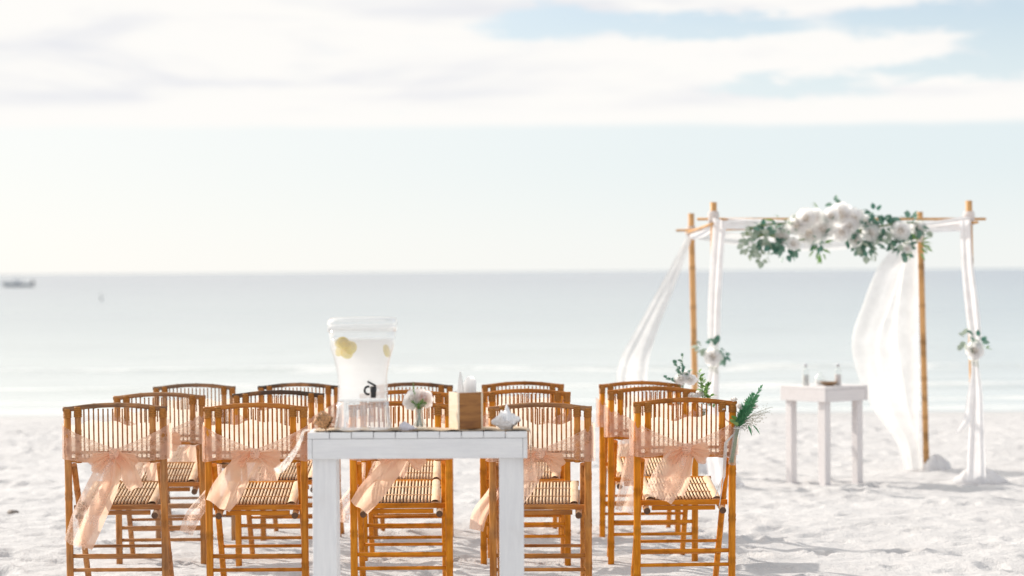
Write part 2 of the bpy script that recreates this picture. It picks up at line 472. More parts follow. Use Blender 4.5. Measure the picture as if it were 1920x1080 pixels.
# ------------------------------------------------------------------ mesh helpers
class MB:
    def __init__(self):
        self.v, self.f, self.s = [], [], []
        self.j = {}

    def add(self, vs, fs, smooth=True):
        o = len(self.v)
        self.v += [tuple(p) for p in vs]
        self.f += [tuple(i + o for i in f) for f in fs]
        self.s += [smooth] * len(fs)
        return self

    def box(self, c, size, rot=None):
        hx, hy, hz = (q / 2 for q in size)
        vs = [Vector((x, y, z)) for x in (-hx, hx) for y in (-hy, hy) for z in (-hz, hz)]
        if rot is not None:
            vs = [rot @ p for p in vs]
        vs = [p + Vector(c) for p in vs]
        fs = [(0, 1, 3, 2), (4, 6, 7, 5), (0, 4, 5, 1), (2, 3, 7, 6), (0, 2, 6, 4), (1, 5, 7, 3)]
        return self.add(vs, fs, False)

    def tube(self, pts, r, n=10, cap=True, flat=None):
        pts = [Vector(p) for p in pts]
        rs = r if isinstance(r, (list, tuple)) else [r] * len(pts)
        up = Vector((0.013, 0.999, 0.031))
        vs = []
        for i, p in enumerate(pts):
            tdir = (pts[min(i + 1, len(pts) - 1)] - pts[max(i - 1, 0)])
            tdir = tdir.normalized() if tdir.length > 1e-9 else Vector((0, 0, 1))
            if abs(tdir.dot(up)) > 0.95:
                a = tdir.cross(Vector((1, 0.02, 0.03))).normalized()
            else:
                a = tdir.cross(up).normalized()
            b = tdir.cross(a)
            for k in range(n):
                t = 2 * math.pi * k / n
                q = a * math.cos(t) + b * math.sin(t) * (flat or 1.0)
                vs.append(p + q * rs[i])
        fs = []
        for i in range(len(pts) - 1):
            for k in range(n):
                k2 = (k + 1) % n
                fs.append((i * n + k, i * n + k2, (i + 1) * n + k2, (i + 1) * n + k))
        self.add(vs, fs, True)
        if cap:
            o = len(self.v) - len(vs)
            self.f.append(tuple(o + k for k in range(n))[::-1])
            self.f.append(tuple(o + (len(pts) - 1) * n + k for k in range(n)))
            self.s += [False, False]
        return self

    def bamboo(self, a, b, r, nodes=(), n=10, bend=0.0, axis=(0, 0, 1)):
        """a pole from a to b with swollen joints at the given fractions"""
        a, b = Vector(a), Vector(b)
        fr = {0.0: 1.0, 1.0: 1.0, 0.25: 1.0, 0.5: 1.0, 0.75: 1.0}
        L = (b - a).length
        for q in nodes:
            e = min(0.012 / L, 0.04)
            fr.update({q - 2 * e: 0.98, q - 0.7 * e: 1.10, q: 0.99, q + 0.7 * e: 1.09, q + 2 * e: 0.98})
        ks = sorted(k for k in fr if 0 <= k <= 1)
        pts = [a.lerp(b, k) + Vector(axis) * (bend * 4 * k * (1 - k)) for k in ks]
        o = len(self.v)
        self.tube(pts, [r * fr[k] for k in ks], n)
        for i, k in enumerate(ks):
            near_ = min([abs(k - q) * L for q in nodes] or [9])
            if near_ < 0.0095:
                self.j.update({o + i * n + q: 1.0 for q in range(n)})
        return self

    def lathe(self, prof, n=20, c=(0, 0, 0), sq=None):
        """prof: (r, z) pairs; sq: superellipse exponent for a rounded-square section"""
        vs = []
        for (r, z) in prof:
            for k in range(n):
                t = 2 * math.pi * (k + 0.5) / n
                x, y = math.cos(t), math.sin(t)
                if sq:
                    g = (abs(x) ** sq + abs(y) ** sq) ** (-1 / sq)
                    x, y = x * g, y * g
                vs.append((c[0] + r * x, c[1] + r * y, c[2] + z))
        fs = []
        for i in range(len(prof) - 1):
            for k in range(n):
                k2 = (k + 1) % n
                fs.append((i * n + k, i * n + k2, (i + 1) * n + k2, (i + 1) * n + k))
        self.add(vs, fs, True)
        o = len(self.v) - len(vs)
        if prof[0][0] > 1e-5:
            self.f.append(tuple(o + k for k in range(n))[::-1]); self.s.append(False)
        if prof[-1][0] > 1e-5:
            self.f.append(tuple(o + (len(prof) - 1) * n + k for k in range(n))); self.s.append(False)
        return self

    def grid(self, P):
        """P[i][j] points"""
        nu, nv = len(P), len(P[0])
        vs = [p for row in P for p in row]
        fs = [(i * nv + j, i * nv + j + 1, (i + 1) * nv + j + 1, (i + 1) * nv + j) for i in range(nu - 1) for j in range(nv - 1)]
        return self.add(vs, fs, True)

    def mesh(self, name, mat):
        me = bpy.data.meshes.new(name)
        me.from_pydata(self.v, [], self.f)
        me.polygons.foreach_set('use_smooth', self.s)
        me.materials.append(mat)
        if self.j:
            at = me.attributes.new('joint', 'FLOAT', 'POINT')
            at.data.foreach_set('value', [self.j.get(i, 0.0) for i in range(len(self.v))])
        me.update()
        return me

    def build(self, name, mat, parent=None, bevel=0.0, loc=None, rotz=None):
        o = bpy.data.objects.new(name, self.mesh(name, mat))
        COL.objects.link(o)
        if parent is not None:
            o.parent = parent
        if loc is not None:
            o.location = loc
        if rotz is not None:
            o.rotation_euler = (0, 0, rotz)
        if bevel:
            b = o.modifiers.new('bevel', 'BEVEL')
            b.width, b.segments, b.limit_method = bevel, 2, 'ANGLE'
        return o


def place(me, name, parent=None, loc=(0, 0, 0), rot=(0, 0, 0), scale=1.0):
    o = bpy.data.objects.new(name, me)
    COL.objects.link(o)
    o.parent = parent
    o.location = loc
    o.rotation_euler = rot
    o.scale = (scale,) * 3 if not isinstance(scale, (tuple, list)) else scale
    return o


def tag(o, label=None, cat=None, group=None, kind=None):
    if label: o['label'] = label
    if cat: o['category'] = cat
    if group: o['group'] = group
    if kind: o['kind'] = kind
    return o


def thing(name, label, cat, loc=(0, 0, 0), rotz=0.0, group=None):
    o = bpy.data.objects.new(name, None)
    COL.objects.link(o)
    o.empty_display_size = 0.1
    o.location = loc
    o.rotation_euler = (0, 0, rotz)
    return tag(o, label, cat, group)


def spline(pts, n):
    """Catmull-Rom through points of any dimension, n samples"""
    P = [np.array(p, float) for p in pts]
    P = [2 * P[0] - P[1]] + P + [2 * P[-1] - P[-2]]
    out, m = [], len(P) - 3
    for i in range(n):
        u = i / (n - 1) * m
        k = min(int(u), m - 1)
        t = u - k
        a, b, c, e = P[k], P[k + 1], P[k + 2], P[k + 3]
        out.append(0.5 * ((2 * b) + (c - a) * t + (2 * a - 5 * b + 4 * c - e) * t * t + (3 * b - a - 3 * c + e) * t ** 3))
    return out


def sheet(mb, A, B, nu=30, nv=16, folds=4, amp=0.02, phase=0.0, seed=0):
    """cloth between two edge curves A and B (3-D control points), with folds that run along the curves"""
    r = random.Random(seed)
    a, b = spline(A, nu), spline(B, nu)
    ph = [r.uniform(0, 6.28) for _ in range(4)]
    P = []
    for i in range(nu):
        s = i / (nu - 1)
        d = b[i] - a[i]
        tdir = (a[min(i + 1, nu - 1)] + b[min(i + 1, nu - 1)] - a[max(i - 1, 0)] - b[max(i - 1, 0)])
        nrm = np.cross(d, tdir)
        L = np.linalg.norm(nrm)
        nrm = nrm / L if L > 1e-9 else np.array((0, 1, 0))
        wdt = np.linalg.norm(d)
        row = []
        for j in range(nv):
            v = j / (nv - 1)
            vv = v + 0.035 * math.sin(6.28 * (s * 1.3 + v) + ph[0])
            f = math.sin(6.283 * folds * vv + ph[1] + 1.6 * s + phase) * 0.65 + math.sin(6.283 * folds * 0.47 * vv + ph[2] - 2.0 * s) * 0.5
            f += 0.25 * math.sin(6.283 * folds * 1.9 * vv + ph[3] + 3 * s)
            row.append(tuple(a[i] + d * v + nrm * f * amp * min(1.0, wdt / 0.08 * 0.5 + 0.3)))
        P.append(row)
    mb.grid(P)
    return mb


def ribbon(mb, C, nu=24, nv=8, amp=0.01, seed=0, tilt=0.0):
    """C: control points (x, y, z, halfwidth); width lies across the path, facing the camera side"""
    c = spline(C, nu)
    A, B = [], []
    for i in range(nu):
        tdir = c[min(i + 1, nu - 1)][:3] - c[max(i - 1, 0)][:3]
        side = np.cross(tdir, np.array((tilt, 1.0, 0.0)))
        side = side / max(np.linalg.norm(side), 1e-9)
        A.append(c[i][:3] - side * c[i][3]); B.append(c[i][:3] + side * c[i][3])
    return sheet(mb, A, B, nu, nv, 1.6, amp, 0, seed)


# ------------------------------------------------------------------ the beach
def base_z(y):
    return np.interp(y, [-300, 11.1, 12.2, 13.6, 17.4, 19.0, 30.4, 46, 90, 190], [0.25, 0, -0.02, -0.045, -0.10, -0.13, -0.325, -0.75, -2.2, -3.0])


nr = np.random.default_rng(5)


def vnoise(x, y, seed):
    g = np.random.default_rng(seed).random((257, 257))
    xi, yi = np.floor(x).astype(int), np.floor(y).astype(int)
    fx, fy = x - xi, y - yi
    fx, fy = fx * fx * (3 - 2 * fx), fy * fy * (3 - 2 * fy)
    q = lambda i, j: g[i % 257, j % 257]
    return (q(xi, yi) * (1 - fx) + q(xi + 1, yi) * fx) * (1 - fy) + (q(xi, yi + 1) * (1 - fx) + q(xi + 1, yi + 1) * fx) * fy - 0.5


gx = np.concatenate([[-900, -300, -100, -40, -20, -12, -9], np.arange(-7.2, 7.25, 0.032), [9, 12, 20, 40, 100, 300, 900]])
gy = np.concatenate([[-300, -100, -30, -8, 0, 4], np.arange(7.2, 15.0, 0.034), np.arange(15.0, 32.0, 0.06), [33, 36, 40, 50, 80, 120, 190]])
X, Y = np.meshgrid(gx, gy)
Z = base_z(Y)
near = np.clip((8.5 - np.abs(X)) / 1.5, 0, 1) * np.clip((32.2 - Y) / 3.0, 0, 1) * np.clip((Y - 5.0) / 2.0, 0, 1)
H = 0.035 * vnoise(X * 0.7, Y * 0.7, 1) + 0.020 * vnoise(X * 2.1, Y * 2.3, 2) + 0.016 * vnoise(X * 5.5, Y * 6, 3) + 0.012 * vnoise(X * 11, Y * 11, 4) + 0.008 * vnoise(X * 15 + 7, Y * 15, 6)
for k in range(2600):
    fx, fy = nr.uniform(-7, 7), nr.uniform(7.5, 28.5)
    a = nr.uniform(0, 3.14)
    L, W_ = nr.uniform(0.05, 0.14), nr.uniform(0.035, 0.065)
    dep = nr.uniform(0.008, 0.028)
    i0, i1 = np.searchsorted(gy, (fy - 0.4, fy + 0.4))
    j0, j1 = np.searchsorted(gx, (fx - 0.4, fx + 0.4))
    xx, yy = X[i0:i1, j0:j1] - fx, Y[i0:i1, j0:j1] - fy
    u = (xx * math.cos(a) + yy * math.sin(a)) / L
    v = (-xx * math.sin(a) + yy * math.cos(a)) / W_
    q = np.sqrt(u * u + v * v)
    H[i0:i1, j0:j1] += -dep * np.exp(-(q ** 3)) + dep * 0.55 * np.exp(-((q - 1.45) / 0.35) ** 2)
Z = Z + H * near * np.clip((31.2 - Y) / 5.0, 0.12, 1)
# smooth, level pads round the feet that stand on the sand
ny, nx = X.shape
verts = np.stack([X, Y, Z], -1).reshape(-1, 3)
idx = np.arange(ny * nx).reshape(ny, nx)
quads = np.stack([idx[:-1, :-1], idx[:-1, 1:], idx[1:, 1:], idx[1:, :-1]], -1).reshape(-1, 4)


def np_mesh(name, verts, quads, mat):
    me = bpy.data.meshes.new(name)
    me.vertices.add(len(verts)); me.vertices.foreach_set('co', verts.astype(np.float32).ravel())
    me.loops.add(quads.size); me.loops.foreach_set('vertex_index', quads.astype(np.int32).ravel())
    me.polygons.add(len(quads)); me.polygons.foreach_set('loop_start', np.arange(0, quads.size, 4, dtype=np.int32))
    me.polygons.foreach_set('use_smooth', np.ones(len(quads), bool))
    me.update(calc_edges=True)
    me.materials.append(mat)
    o = bpy.data.objects.new(name, me)
    COL.objects.link(o)
    return o


tag(np_mesh('sand_ground', verts, quads, SAND), 'white sand beach trodden with footprints', kind='structure')


def gz(x, y):
    j = int(np.clip(np.searchsorted(gx, x), 1, nx - 1)); i = int(np.clip(np.searchsorted(gy, y), 1, ny - 1))
    return float(Z[i, j])


# the sea
sx = np.concatenate([[-9000, -3000, -1000, -300, -100, -40, -20], np.arange(-14, 14.1, 0.2), [20, 40, 100, 300, 1000, 3000, 9000]])
sy = np.concatenate([np.arange(28.0, 56, 0.18), np.arange(56, 120, 1.0), [125, 140, 165, 200, 270, 400, 700, 1400, 3000, 6000, 12000]])
SX, SY = np.meshgrid(sx, sy)
fade = np.clip((120 - SY) / 50, 0, 1)
ph = 2.2 * vnoise(SX * 0.16 + 40, SY * 0.2 + 40, 8)
SZ = -0.325 + fade * (0.012 * np.sin(SY * 2.3 + 3 * ph) + 0.05 * (vnoise(SX * 0.4 + 60, SY * 1.2, 9)) * np.clip((SY - 31) / 8, 0.15, 1))
for (y0, hgt, wid) in ((36.7, 0.085, 0.5), (43.5, 0.085, 0.6), (54.0, 0.06, 0.9)):
    dd = SY - y0 - 1.5 * vnoise(SX * 0.12 + 20, SY * 0 + y0, 12) - 0.5 * vnoise(SX * 0.5 + 20, SY * 0 + y0, 13)
    SZ += hgt * np.exp(-(np.where(dd < 0, dd / (wid * 0.5), dd / (wid * 1.6))) ** 2) * (0.7 + 0.8 * vnoise(SX * 0.25 + 90, SY * 0 + y0, 14))
sny, snx = SX.shape
sidx = np.arange(sny * snx).reshape(sny, snx)
squads = np.stack([sidx[:-1, :-1], sidx[:-1, 1:], sidx[1:, 1:], sidx[1:, :-1]], -1).reshape(-1, 4)
tag(np_mesh('sea', np.stack([SX, SY, SZ], -1).reshape(-1, 3), squads, SEA), 'calm pale sea running to the horizon', kind='structure')

# ------------------------------------------------------------------ wedding arch
arch = thing('wedding_arch', 'square bamboo wedding arch draped in white on the sand before the sea', 'wedding arch', (2.36, 18.27, 0))


def loc_a(x, y, z):
    return (x - 2.36, y - 18.27, z)


apost = {'front_left': ((1.466, 17.425, -0.12), (1.455, 17.425, 1.942)), 'front_right': ((3.345, 17.51, -0.12), (3.311, 17.51, 1.945)),
         'rear_left': ((1.455, 19.125, -0.16), (1.420, 19.125, 1.902)), 'rear_right': ((3.258, 19.04, -0.15), (3.214, 19.04, 1.902))}
for k, (a, b) in apost.items():
    MB().bamboo(loc_a(*a), loc_a(*b), 0.024, (0.08, 0.21, 0.36, 0.50, 0.64, 0.79, 0.93), 14).build('post', POST, arch)
MB().bamboo(loc_a(1.34, 17.468, 1.822), loc_a(3.44, 17.544, 1.812), 0.010, (0.2, 0.45, 0.7)).build('crossbar', POST, arch)
MB().bamboo(loc_a(1.296, 19.074, 1.767), loc_a(3.33, 18.989, 1.80), 0.010, (0.3, 0.6, 0.85)).build('crossbar', POST, arch)
MB().bamboo(loc_a(1.435, 17.255, 1.785), loc_a(1.395, 19.295, 1.75), 0.010, (0.4, 0.7)).build('side_bar', POST, arch)
MB().bamboo(loc_a(3.338, 17.34, 1.785), loc_a(3.235, 19.21, 1.77), 0.010, (0.4, 0.7)).build('side_bar', POST, arch)
for (x, y, z) in ((1.455, 17.425, 1.795), (3.311, 17.51, 1.79), (1.42, 19.125, 1.745), (3.214, 19.04, 1.78)):
    m = MB()
    for q in range(5):
        m.tube([loc_a(x + 0.027 * math.cos(t) * 1.05, y + 0.027 * math.sin(t) * 1.05, z + 0.008 * q - 0.016) for t in np.linspace(0, 6.28, 13)], 0.0045, 5)
    m.build('lashing', B_WRAP, arch)


def drape(name, label, A, B, mat, folds, amp, seed, nu=40, nv=24, cat='drape', group='white drapes on the arch', wraps=()):
    c = np.mean([A[0], B[0]], axis=0)
    m = MB()
    sheet(m, [tuple(np.array(p) - c) for p in A], [tuple(np.array(p) - c) for p in B], nu, nv, folds, amp, 0, seed)
    for (p, r, h) in wraps:
        q = np.array(p) - c
        m.lathe([(r * 0.95, -h / 2), (r * 1.12, -h / 4), (r * 1.02, 0), (r * 1.13, h / 5), (r * 0.96, h / 2)], 16, tuple(q))
    o = m.build(name, mat, None, loc=tuple(c))
    return tag(o, label, cat, group)


drape('white_drape', 'sheer white drape blowing sideways off the rear arch post nearest the chairs',
      [(1.39, 19.04, 1.745), (1.29, 18.955, 1.56), (1.13, 18.7, 1.30), (0.94, 18.564, 0.98), (0.82, 18.496, 0.76), (0.82, 18.7, 0.55), (1.02, 18.87, 0.25), (1.30, 19.04, -0.02), (1.36, 19.04, -0.13)],
      [(1.43, 19.04, 1.74), (1.38, 18.955, 1.60), (1.26, 18.7, 1.33), (1.12, 18.564, 1.0), (1.04, 18.496, 0.74), (1.06, 18.7, 0.5), (1.22, 18.87, 0.25), (1.46, 19.04, 0.0), (1.50, 19.04, -0.13)],
      WHITE, 2.0, 0.009, 1, wraps=(((1.419, 19.125, 1.765), 0.036, 0.07),))
drape('white_drape', 'white drape hanging down the front arch post behind the chairs, tied under a posy',
      [(1.445, 17.34, 1.83), (1.43, 17.323, 1.62), (1.405, 17.306, 1.25), (1.40, 17.289, 0.98), (1.425, 17.272, 0.84), (1.40, 17.255, 0.72), (1.36, 17.238, 0.52), (1.37, 17.238, 0.2), (1.40, 17.238, -0.08)],
      [(1.545, 17.34, 1.80), (1.52, 17.323, 1.62), (1.495, 17.306, 1.25), (1.485, 17.289, 0.98), (1.46, 17.272, 0.84), (1.475, 17.255, 0.70), (1.47, 17.238, 0.52), (1.50, 17.238, 0.2), (1.56, 17.238, -0.08)],
      WHITE_D, 1.7, 0.010, 2, wraps=(((1.455, 17.425, 1.835), 0.037, 0.085),))
drape('white_drape', 'wide sheer white drape billowing like a sail from the rear arch post',
      [(3.03, 18.905, 1.60), (2.90, 18.82, 1.44), (2.77, 18.684, 1.18), (2.675, 18.616, 0.93), (2.72, 18.65, 0.66), (2.84, 18.786, 0.36), (3.03, 18.905, 0.10), (3.10, 18.939, -0.13)],
      [(3.20, 19.215, 1.70), (3.20, 19.198, 1.45), (3.20, 19.181, 1.15), (3.205, 19.164, 0.9), (3.215, 19.164, 0.6), (3.225, 19.164, 0.35), (3.235, 19.164, 0.1), (3.24, 19.164, -0.13)],
      WHITE, 2.7, 0.060, 4, nu=50, nv=50, wraps=(((3.214, 19.04, 1.70), 0.036, 0.07),))
drape('white_drape', 'white drape wound down the front arch post farthest from the chairs',
      [(3.225, 17.408, 1.80), (3.235, 17.391, 1.45), (3.262, 17.374, 1.12), (3.285, 17.357, 0.92), (3.29, 17.34, 0.78), (3.285, 17.34, 0.55), (3.27, 17.34, 0.25), (3.255, 17.34, -0.08)],
      [(3.305, 17.408, 1.80), (3.315, 17.391, 1.50), (3.352, 17.374, 1.18), (3.368, 17.357, 0.92), (3.345, 17.34, 0.78), (3.37, 17.34, 0.55), (3.38, 17.34, 0.25), (3.395, 17.34, -0.08)],
      WHITE_D, 1.8, 0.011, 6, wraps=(((3.311, 17.51, 1.818), 0.038, 0.10),))
# tails of that cloth that flutter free, as a separate tie
drape('drape_tie', 'short white tie fluttering from the knot on the front arch post farthest from the chairs',
      [(3.285, 17.289, 0.74), (3.245, 17.272, 0.52), (3.22, 17.255, 0.40), (3.155, 17.255, 0.275)], [(3.30, 17.289, 0.74), (3.28, 17.272, 0.52), (3.27, 17.255, 0.38), (3.205, 17.255, 0.30)],
      WHITE_D, 1.2, 0.01, 9, 16, 8, group=None)
drape('white_drape', 'white swag wound along the front top bar of the arch behind the garland',
      [(1.47, 17.459, 1.835), (1.75, 17.425, 1.825), (2.3, 17.442, 1.80), (2.9, 17.459, 1.79), (3.31, 17.476, 1.835)],
      [(1.50, 17.442, 1.745), (1.75, 17.408, 1.735), (2.3, 17.425, 1.69), (2.9, 17.425, 1.70), (3.31, 17.459, 1.725)], WHITE_D, 1.5, 0.03, 12, 50, 14)
drape('white_drape', 'white swag sagging along the rear top bar of the arch',
      [(1.42, 19.04, 1.775), (1.8, 19.04, 1.74), (2.3, 19.04, 1.72), (2.8, 19.04, 1.74), (3.21, 19.006, 1.79)],
      [(1.44, 19.04, 1.70), (1.8, 19.04, 1.645), (2.3, 19.04, 1.60), (2.8, 19.04, 1.63), (3.21, 19.006, 1.72)], WHITE, 1.5, 0.03, 15, 50, 12)
drape('white_drape', 'white cloth roll along the side bar between the two arch posts nearest the chairs',
      [(1.40, 19.04, 1.735), (1.42, 18.53, 1.75), (1.43, 18.02, 1.765), (1.44, 17.51, 1.79)], [(1.42, 19.006, 1.69), (1.44, 18.53, 1.70), (1.45, 18.02, 1.71), (1.46, 17.476, 1.74)], WHITE_D, 1.0, 0.02, 17, 24, 10)


def mound(label, c, rx, ry, h, seed):
    r = random.Random(seed)
    P = []
    ph = [r.uniform(0, 6.28) for _ in range(6)]
    for i in range(15):
        s = i / 14
        row = []
        for k in range(41):
            t = 2 * math.pi * k / 40
            lob = 1 + 0.10 * math.sin(3 * t + ph[0]) + 0.07 * math.sin(5 * t + ph[1]) + 0.05 * math.sin(9 * t + ph[2] + 3 * s)
            rad = (1.0 - 0.92 * s ** 2.2) * lob * (1 + 0.04 * math.sin(14 * s + ph[3]))
            row.append((rx * rad * math.cos(t), ry * rad * math.sin(t), h * (s ** 0.75) - 0.03 + 0.010 * math.sin(7 * t + 5 * s + ph[4]) + 0.007 * math.sin(17 * t + 9 * s + ph[5]) * (1 - s)))
        P.append(row)
    o = MB().grid(P).build('weighted_base', WHITE_D, None, loc=c)
    tag(o, label, 'weighted base', 'white wrapped weights at the arch feet')


mound('white wrapped weight at the foot of the front arch post farthest from the chairs', (3.36, 17.476, -0.10), 0.19, 0.15, 0.145, 3)
mound('white wrapped weight at the foot of the rear arch post by the billowing drape', (3.325, 18.989, -0.13), 0.11, 0.12, 0.15, 4)
mound('white wrapped weight at the foot of the front arch post behind the chairs', (1.50, 17.374, -0.10), 0.15, 0.14, 0.145, 5)
mound('mostly hidden white weight at the foot of the rear arch post nearest the chairs', (1.46, 19.04, -0.13), 0.12, 0.12, 0.15, 6)


# ------------------------------------------------------------------ flowers and leaves (shared meshes)
def rose_mesh(name, mat, seed, open_=1.0, layers=6):
    """layered bloom facing +Z, about 2 units across: a closed heart wrapped by cupped petals that open outward"""
    r = random.Random(seed)
    m = MB()
    m.lathe([(0.0, -0.4), (0.16, -0.2), (0.20, 0.1), (0.14, 0.34), (0.05, 0.42), (0.0, 0.40)], 8)
    for L in range(layers):
        f = L / (layers - 1)
        cnt = 3 + L
        rim_r = 0.20 + 0.80 * f * (0.55 + 0.45 * f) * open_ + 0.12 * f * (1 - f)
        rim_z = 0.46 - 0.06 * f - 0.52 * f ** 2.2 * open_
        dl = math.pi / cnt * (1.30 + 0.15 * f)
        for k in range(cnt):
            a0 = 2 * math.pi * (k + 0.5 * (L % 2) + r.uniform(-0.15, 0.15)) / cnt + 0.4 * L
            rr_, rz_ = rim_r * r.uniform(0.92, 1.08), rim_z + r.uniform(-0.05, 0.05)
            P = []
            for i in range(6):
                row = []
                for j in range(7):
                    v = j / 3 - 1
                    s = i / 5 * (1 - 0.30 * v * v - 0.05 * math.cos(3 * v + k))
                    rad = 0.10 + (rr_ - 0.10) * math.sin(s * math.pi / 2) ** 0.85 * (1 - 0.10 * v * v * (1 - f))
                    z = -0.42 + (rz_ + 0.42) * s ** 1.15
                    if s > 0.75:
                        rad += (s - 0.75) * 0.35 * (0.3 + f); z -= (s - 0.75) * 0.35 * f
                    ang = a0 + v * dl * (0.55 + 0.45 * math.sin(s * 2.2))
                    rad *= 1 + 0.03 * math.sin(9 * ang + 5 * s + L)
                    row.append((rad * math.cos(ang), rad * math.sin(ang), z))
                P.append(row)
            m.grid(P)
    return m.mesh(name, mat)


ROSE = [rose_mesh('rose', ROSEW, s) for s in (1, 2, 3)]
PEONY = rose_mesh('peony', PINK, 5, 0.9, 7)


def leaf_mesh(name, mat, L, W, curl=0.2, tip=1.0, seg=6):
    m = MB()
    P = []
    for i in range(seg + 1):
        s = i / seg
        wd = W * math.sin(math.pi * min(1, s ** 0.8 * 0.96 + 0.03)) ** tip
        row = []
        for v in (-1, -0.5, 0, 0.5, 1):
            row.append((v * wd / 2, L * s * math.cos(curl * s), L * s * -math.sin(curl * s) * 0.6 + abs(v) * wd * 0.12))
        P.append(row)
    return m.grid(P).mesh(name, mat)


L_SAGE = leaf_mesh('round_leaf', SAGE, 0.050, 0.042, 0.4, 0.7)
L_DARK = leaf_mesh('eucalyptus_leaf', DARKL, 0.062, 0.040, 0.4, 0.8)
L_FRESH = leaf_mesh('narrow_leaf', FRESH, 0.075, 0.016, 0.5)
L_LONG = leaf_mesh('long_leaf', FERN, 0.06, 0.011, 0.3)


def orient(dirv, roll=0.0):
    """rotation that turns +Y (leaf) into dirv"""
    q = Vector(dirv).normalized().to_track_quat('Y', 'Z')
    return (q.to_matrix() @ Matrix.Rotation(roll, 3, 'Y')).to_euler()


def face(dirv, spin):
    q = Vector(dirv).normalized().to_track_quat('Z', 'Y')
    return (q.to_matrix() @ Matrix.Rotation(spin, 3, 'Z')).to_euler()


def clump(parent, c, rad, n, me, name, scale=(0.8, 1.2), depth=0.05, outward=True, seed=0, up=0.0):
    r = random.Random(seed)
    for _ in range(n):
        a, q = r.uniform(0, 6.28), math.sqrt(r.random()) * rad
        p = (c[0] + q * math.cos(a), c[1] + r.uniform(-depth, depth), c[2] + q * math.sin(a))
        dv = (math.cos(a) + r.uniform(-0.6, 0.6), r.uniform(-0.9, 0.3), math.sin(a) + r.uniform(-0.6, 0.6) + up)
        place(me, name, parent, p, orient(dv, r.uniform(-1.2, 1.2)), r.uniform(*scale))


GAR = (2.29, 17.31, 1.715)
gar = thing('flower_garland', 'long garland of white roses and eucalyptus on the front top bar of the arch', 'garland', GAR)
m = MB()
for q in range(3):
    m.tube([(x, 0.05 * math.sin(5 * x + q), 0.03 * math.sin(7 * x + 2 * q) - 0.02 + 0.03 * q) for x in np.linspace(-0.62, 0.62, 14)], 0.006, 6)
m.build('vine', STEM, gar)
roses = [(-.37, -.02, .060), (-.26, .06, .072), (-.20, .105, .075), (-.165, -.01, .078), (-.07, .03, .075), (-.02, .12, .060), (.065, .135, .080),
         (.145, .105, .075), (.055, 0, .066), (.165, -.055, .052), (.275, 0, .060), (.475, .01, .070), (.615, .03, .055), (.53, -.115, .034),
         (-.285, -.075, .050), (.23, .075, .052), (-.125, .115, .055), (.11, .05, .06)]
for i, (x, z, r_) in enumerate(roses):
    place(ROSE[i % 3], 'rose', gar, (x, -0.055 - 0.03 * (i % 3), z), face((rng.uniform(-.35, .35), -1, rng.uniform(-0.2, .5)), rng.uniform(0, 6)), r_ * 1.0)
for i, (x, z, rad, n, me, nm) in enumerate([
        (-.555, -.055, .095, 34, L_SAGE, 'round_leaf'), (-.50, -.18, .04, 6, L_SAGE, 'round_leaf'), (-.45, -.03, .095, 34, L_DARK, 'eucalyptus_leaf'),
        (-.33, -.11, .06, 14, L_DARK, 'eucalyptus_leaf'), (-.30, .06, .05, 6, L_SAGE, 'round_leaf'), (-.36, .075, .05, 5, L_FRESH, 'narrow_leaf'), (-.095, -.10, .065, 13, L_FRESH, 'narrow_leaf'), (-.08, -.07, .04, 5, L_DARK, 'eucalyptus_leaf'),
        (.02, .20, .025, 3, L_DARK, 'eucalyptus_leaf'), (-.095, .145, .04, 6, L_FRESH, 'narrow_leaf'), (.22, -.05, .09, 26, L_DARK, 'eucalyptus_leaf'),
        (.26, -.12, .06, 16, L_SAGE, 'round_leaf'), (.32, .13, .05, 10, L_DARK, 'eucalyptus_leaf'), (.37, .04, .06, 16, L_DARK, 'eucalyptus_leaf'),
        (.30, -.09, .05, 9, L_DARK, 'eucalyptus_leaf'), (.56, .05, .075, 22, L_DARK, 'eucalyptus_leaf'), (.50, -.11, .075, 20, L_DARK, 'eucalyptus_leaf'),
        (.61, -.09, .065, 13, L_FRESH, 'narrow_leaf'), (.44, -.06, .05, 8, L_SAGE, 'round_leaf'), (.65, .0, .05, 6, L_SAGE, 'round_leaf')]):
    clump(gar, (x, -0.02, z), rad, int(n * 1.65), me, nm, (0.75, 1.18), 0.05, True, 100 + i)


for i, (x, z, n, me, nm) in enumerate(((-.11, -.045, 6, L_DARK, 'eucalyptus_leaf'), (.0, .05, 5, L_DARK, 'eucalyptus_leaf'), (.10, -.03, 6, L_DARK, 'eucalyptus_leaf'), (-.215, .045, 5, L_SAGE, 'round_leaf'), (.20, .03, 6, L_DARK, 'eucalyptus_leaf'), (-.31, .03, 5, L_SAGE, 'round_leaf'), (.36, -.03, 6, L_SAGE, 'round_leaf'))):
    clump(gar, (x, -0.085, z), 0.035, n, me, nm, (0.6, 0.95), 0.03, True, 300 + i)


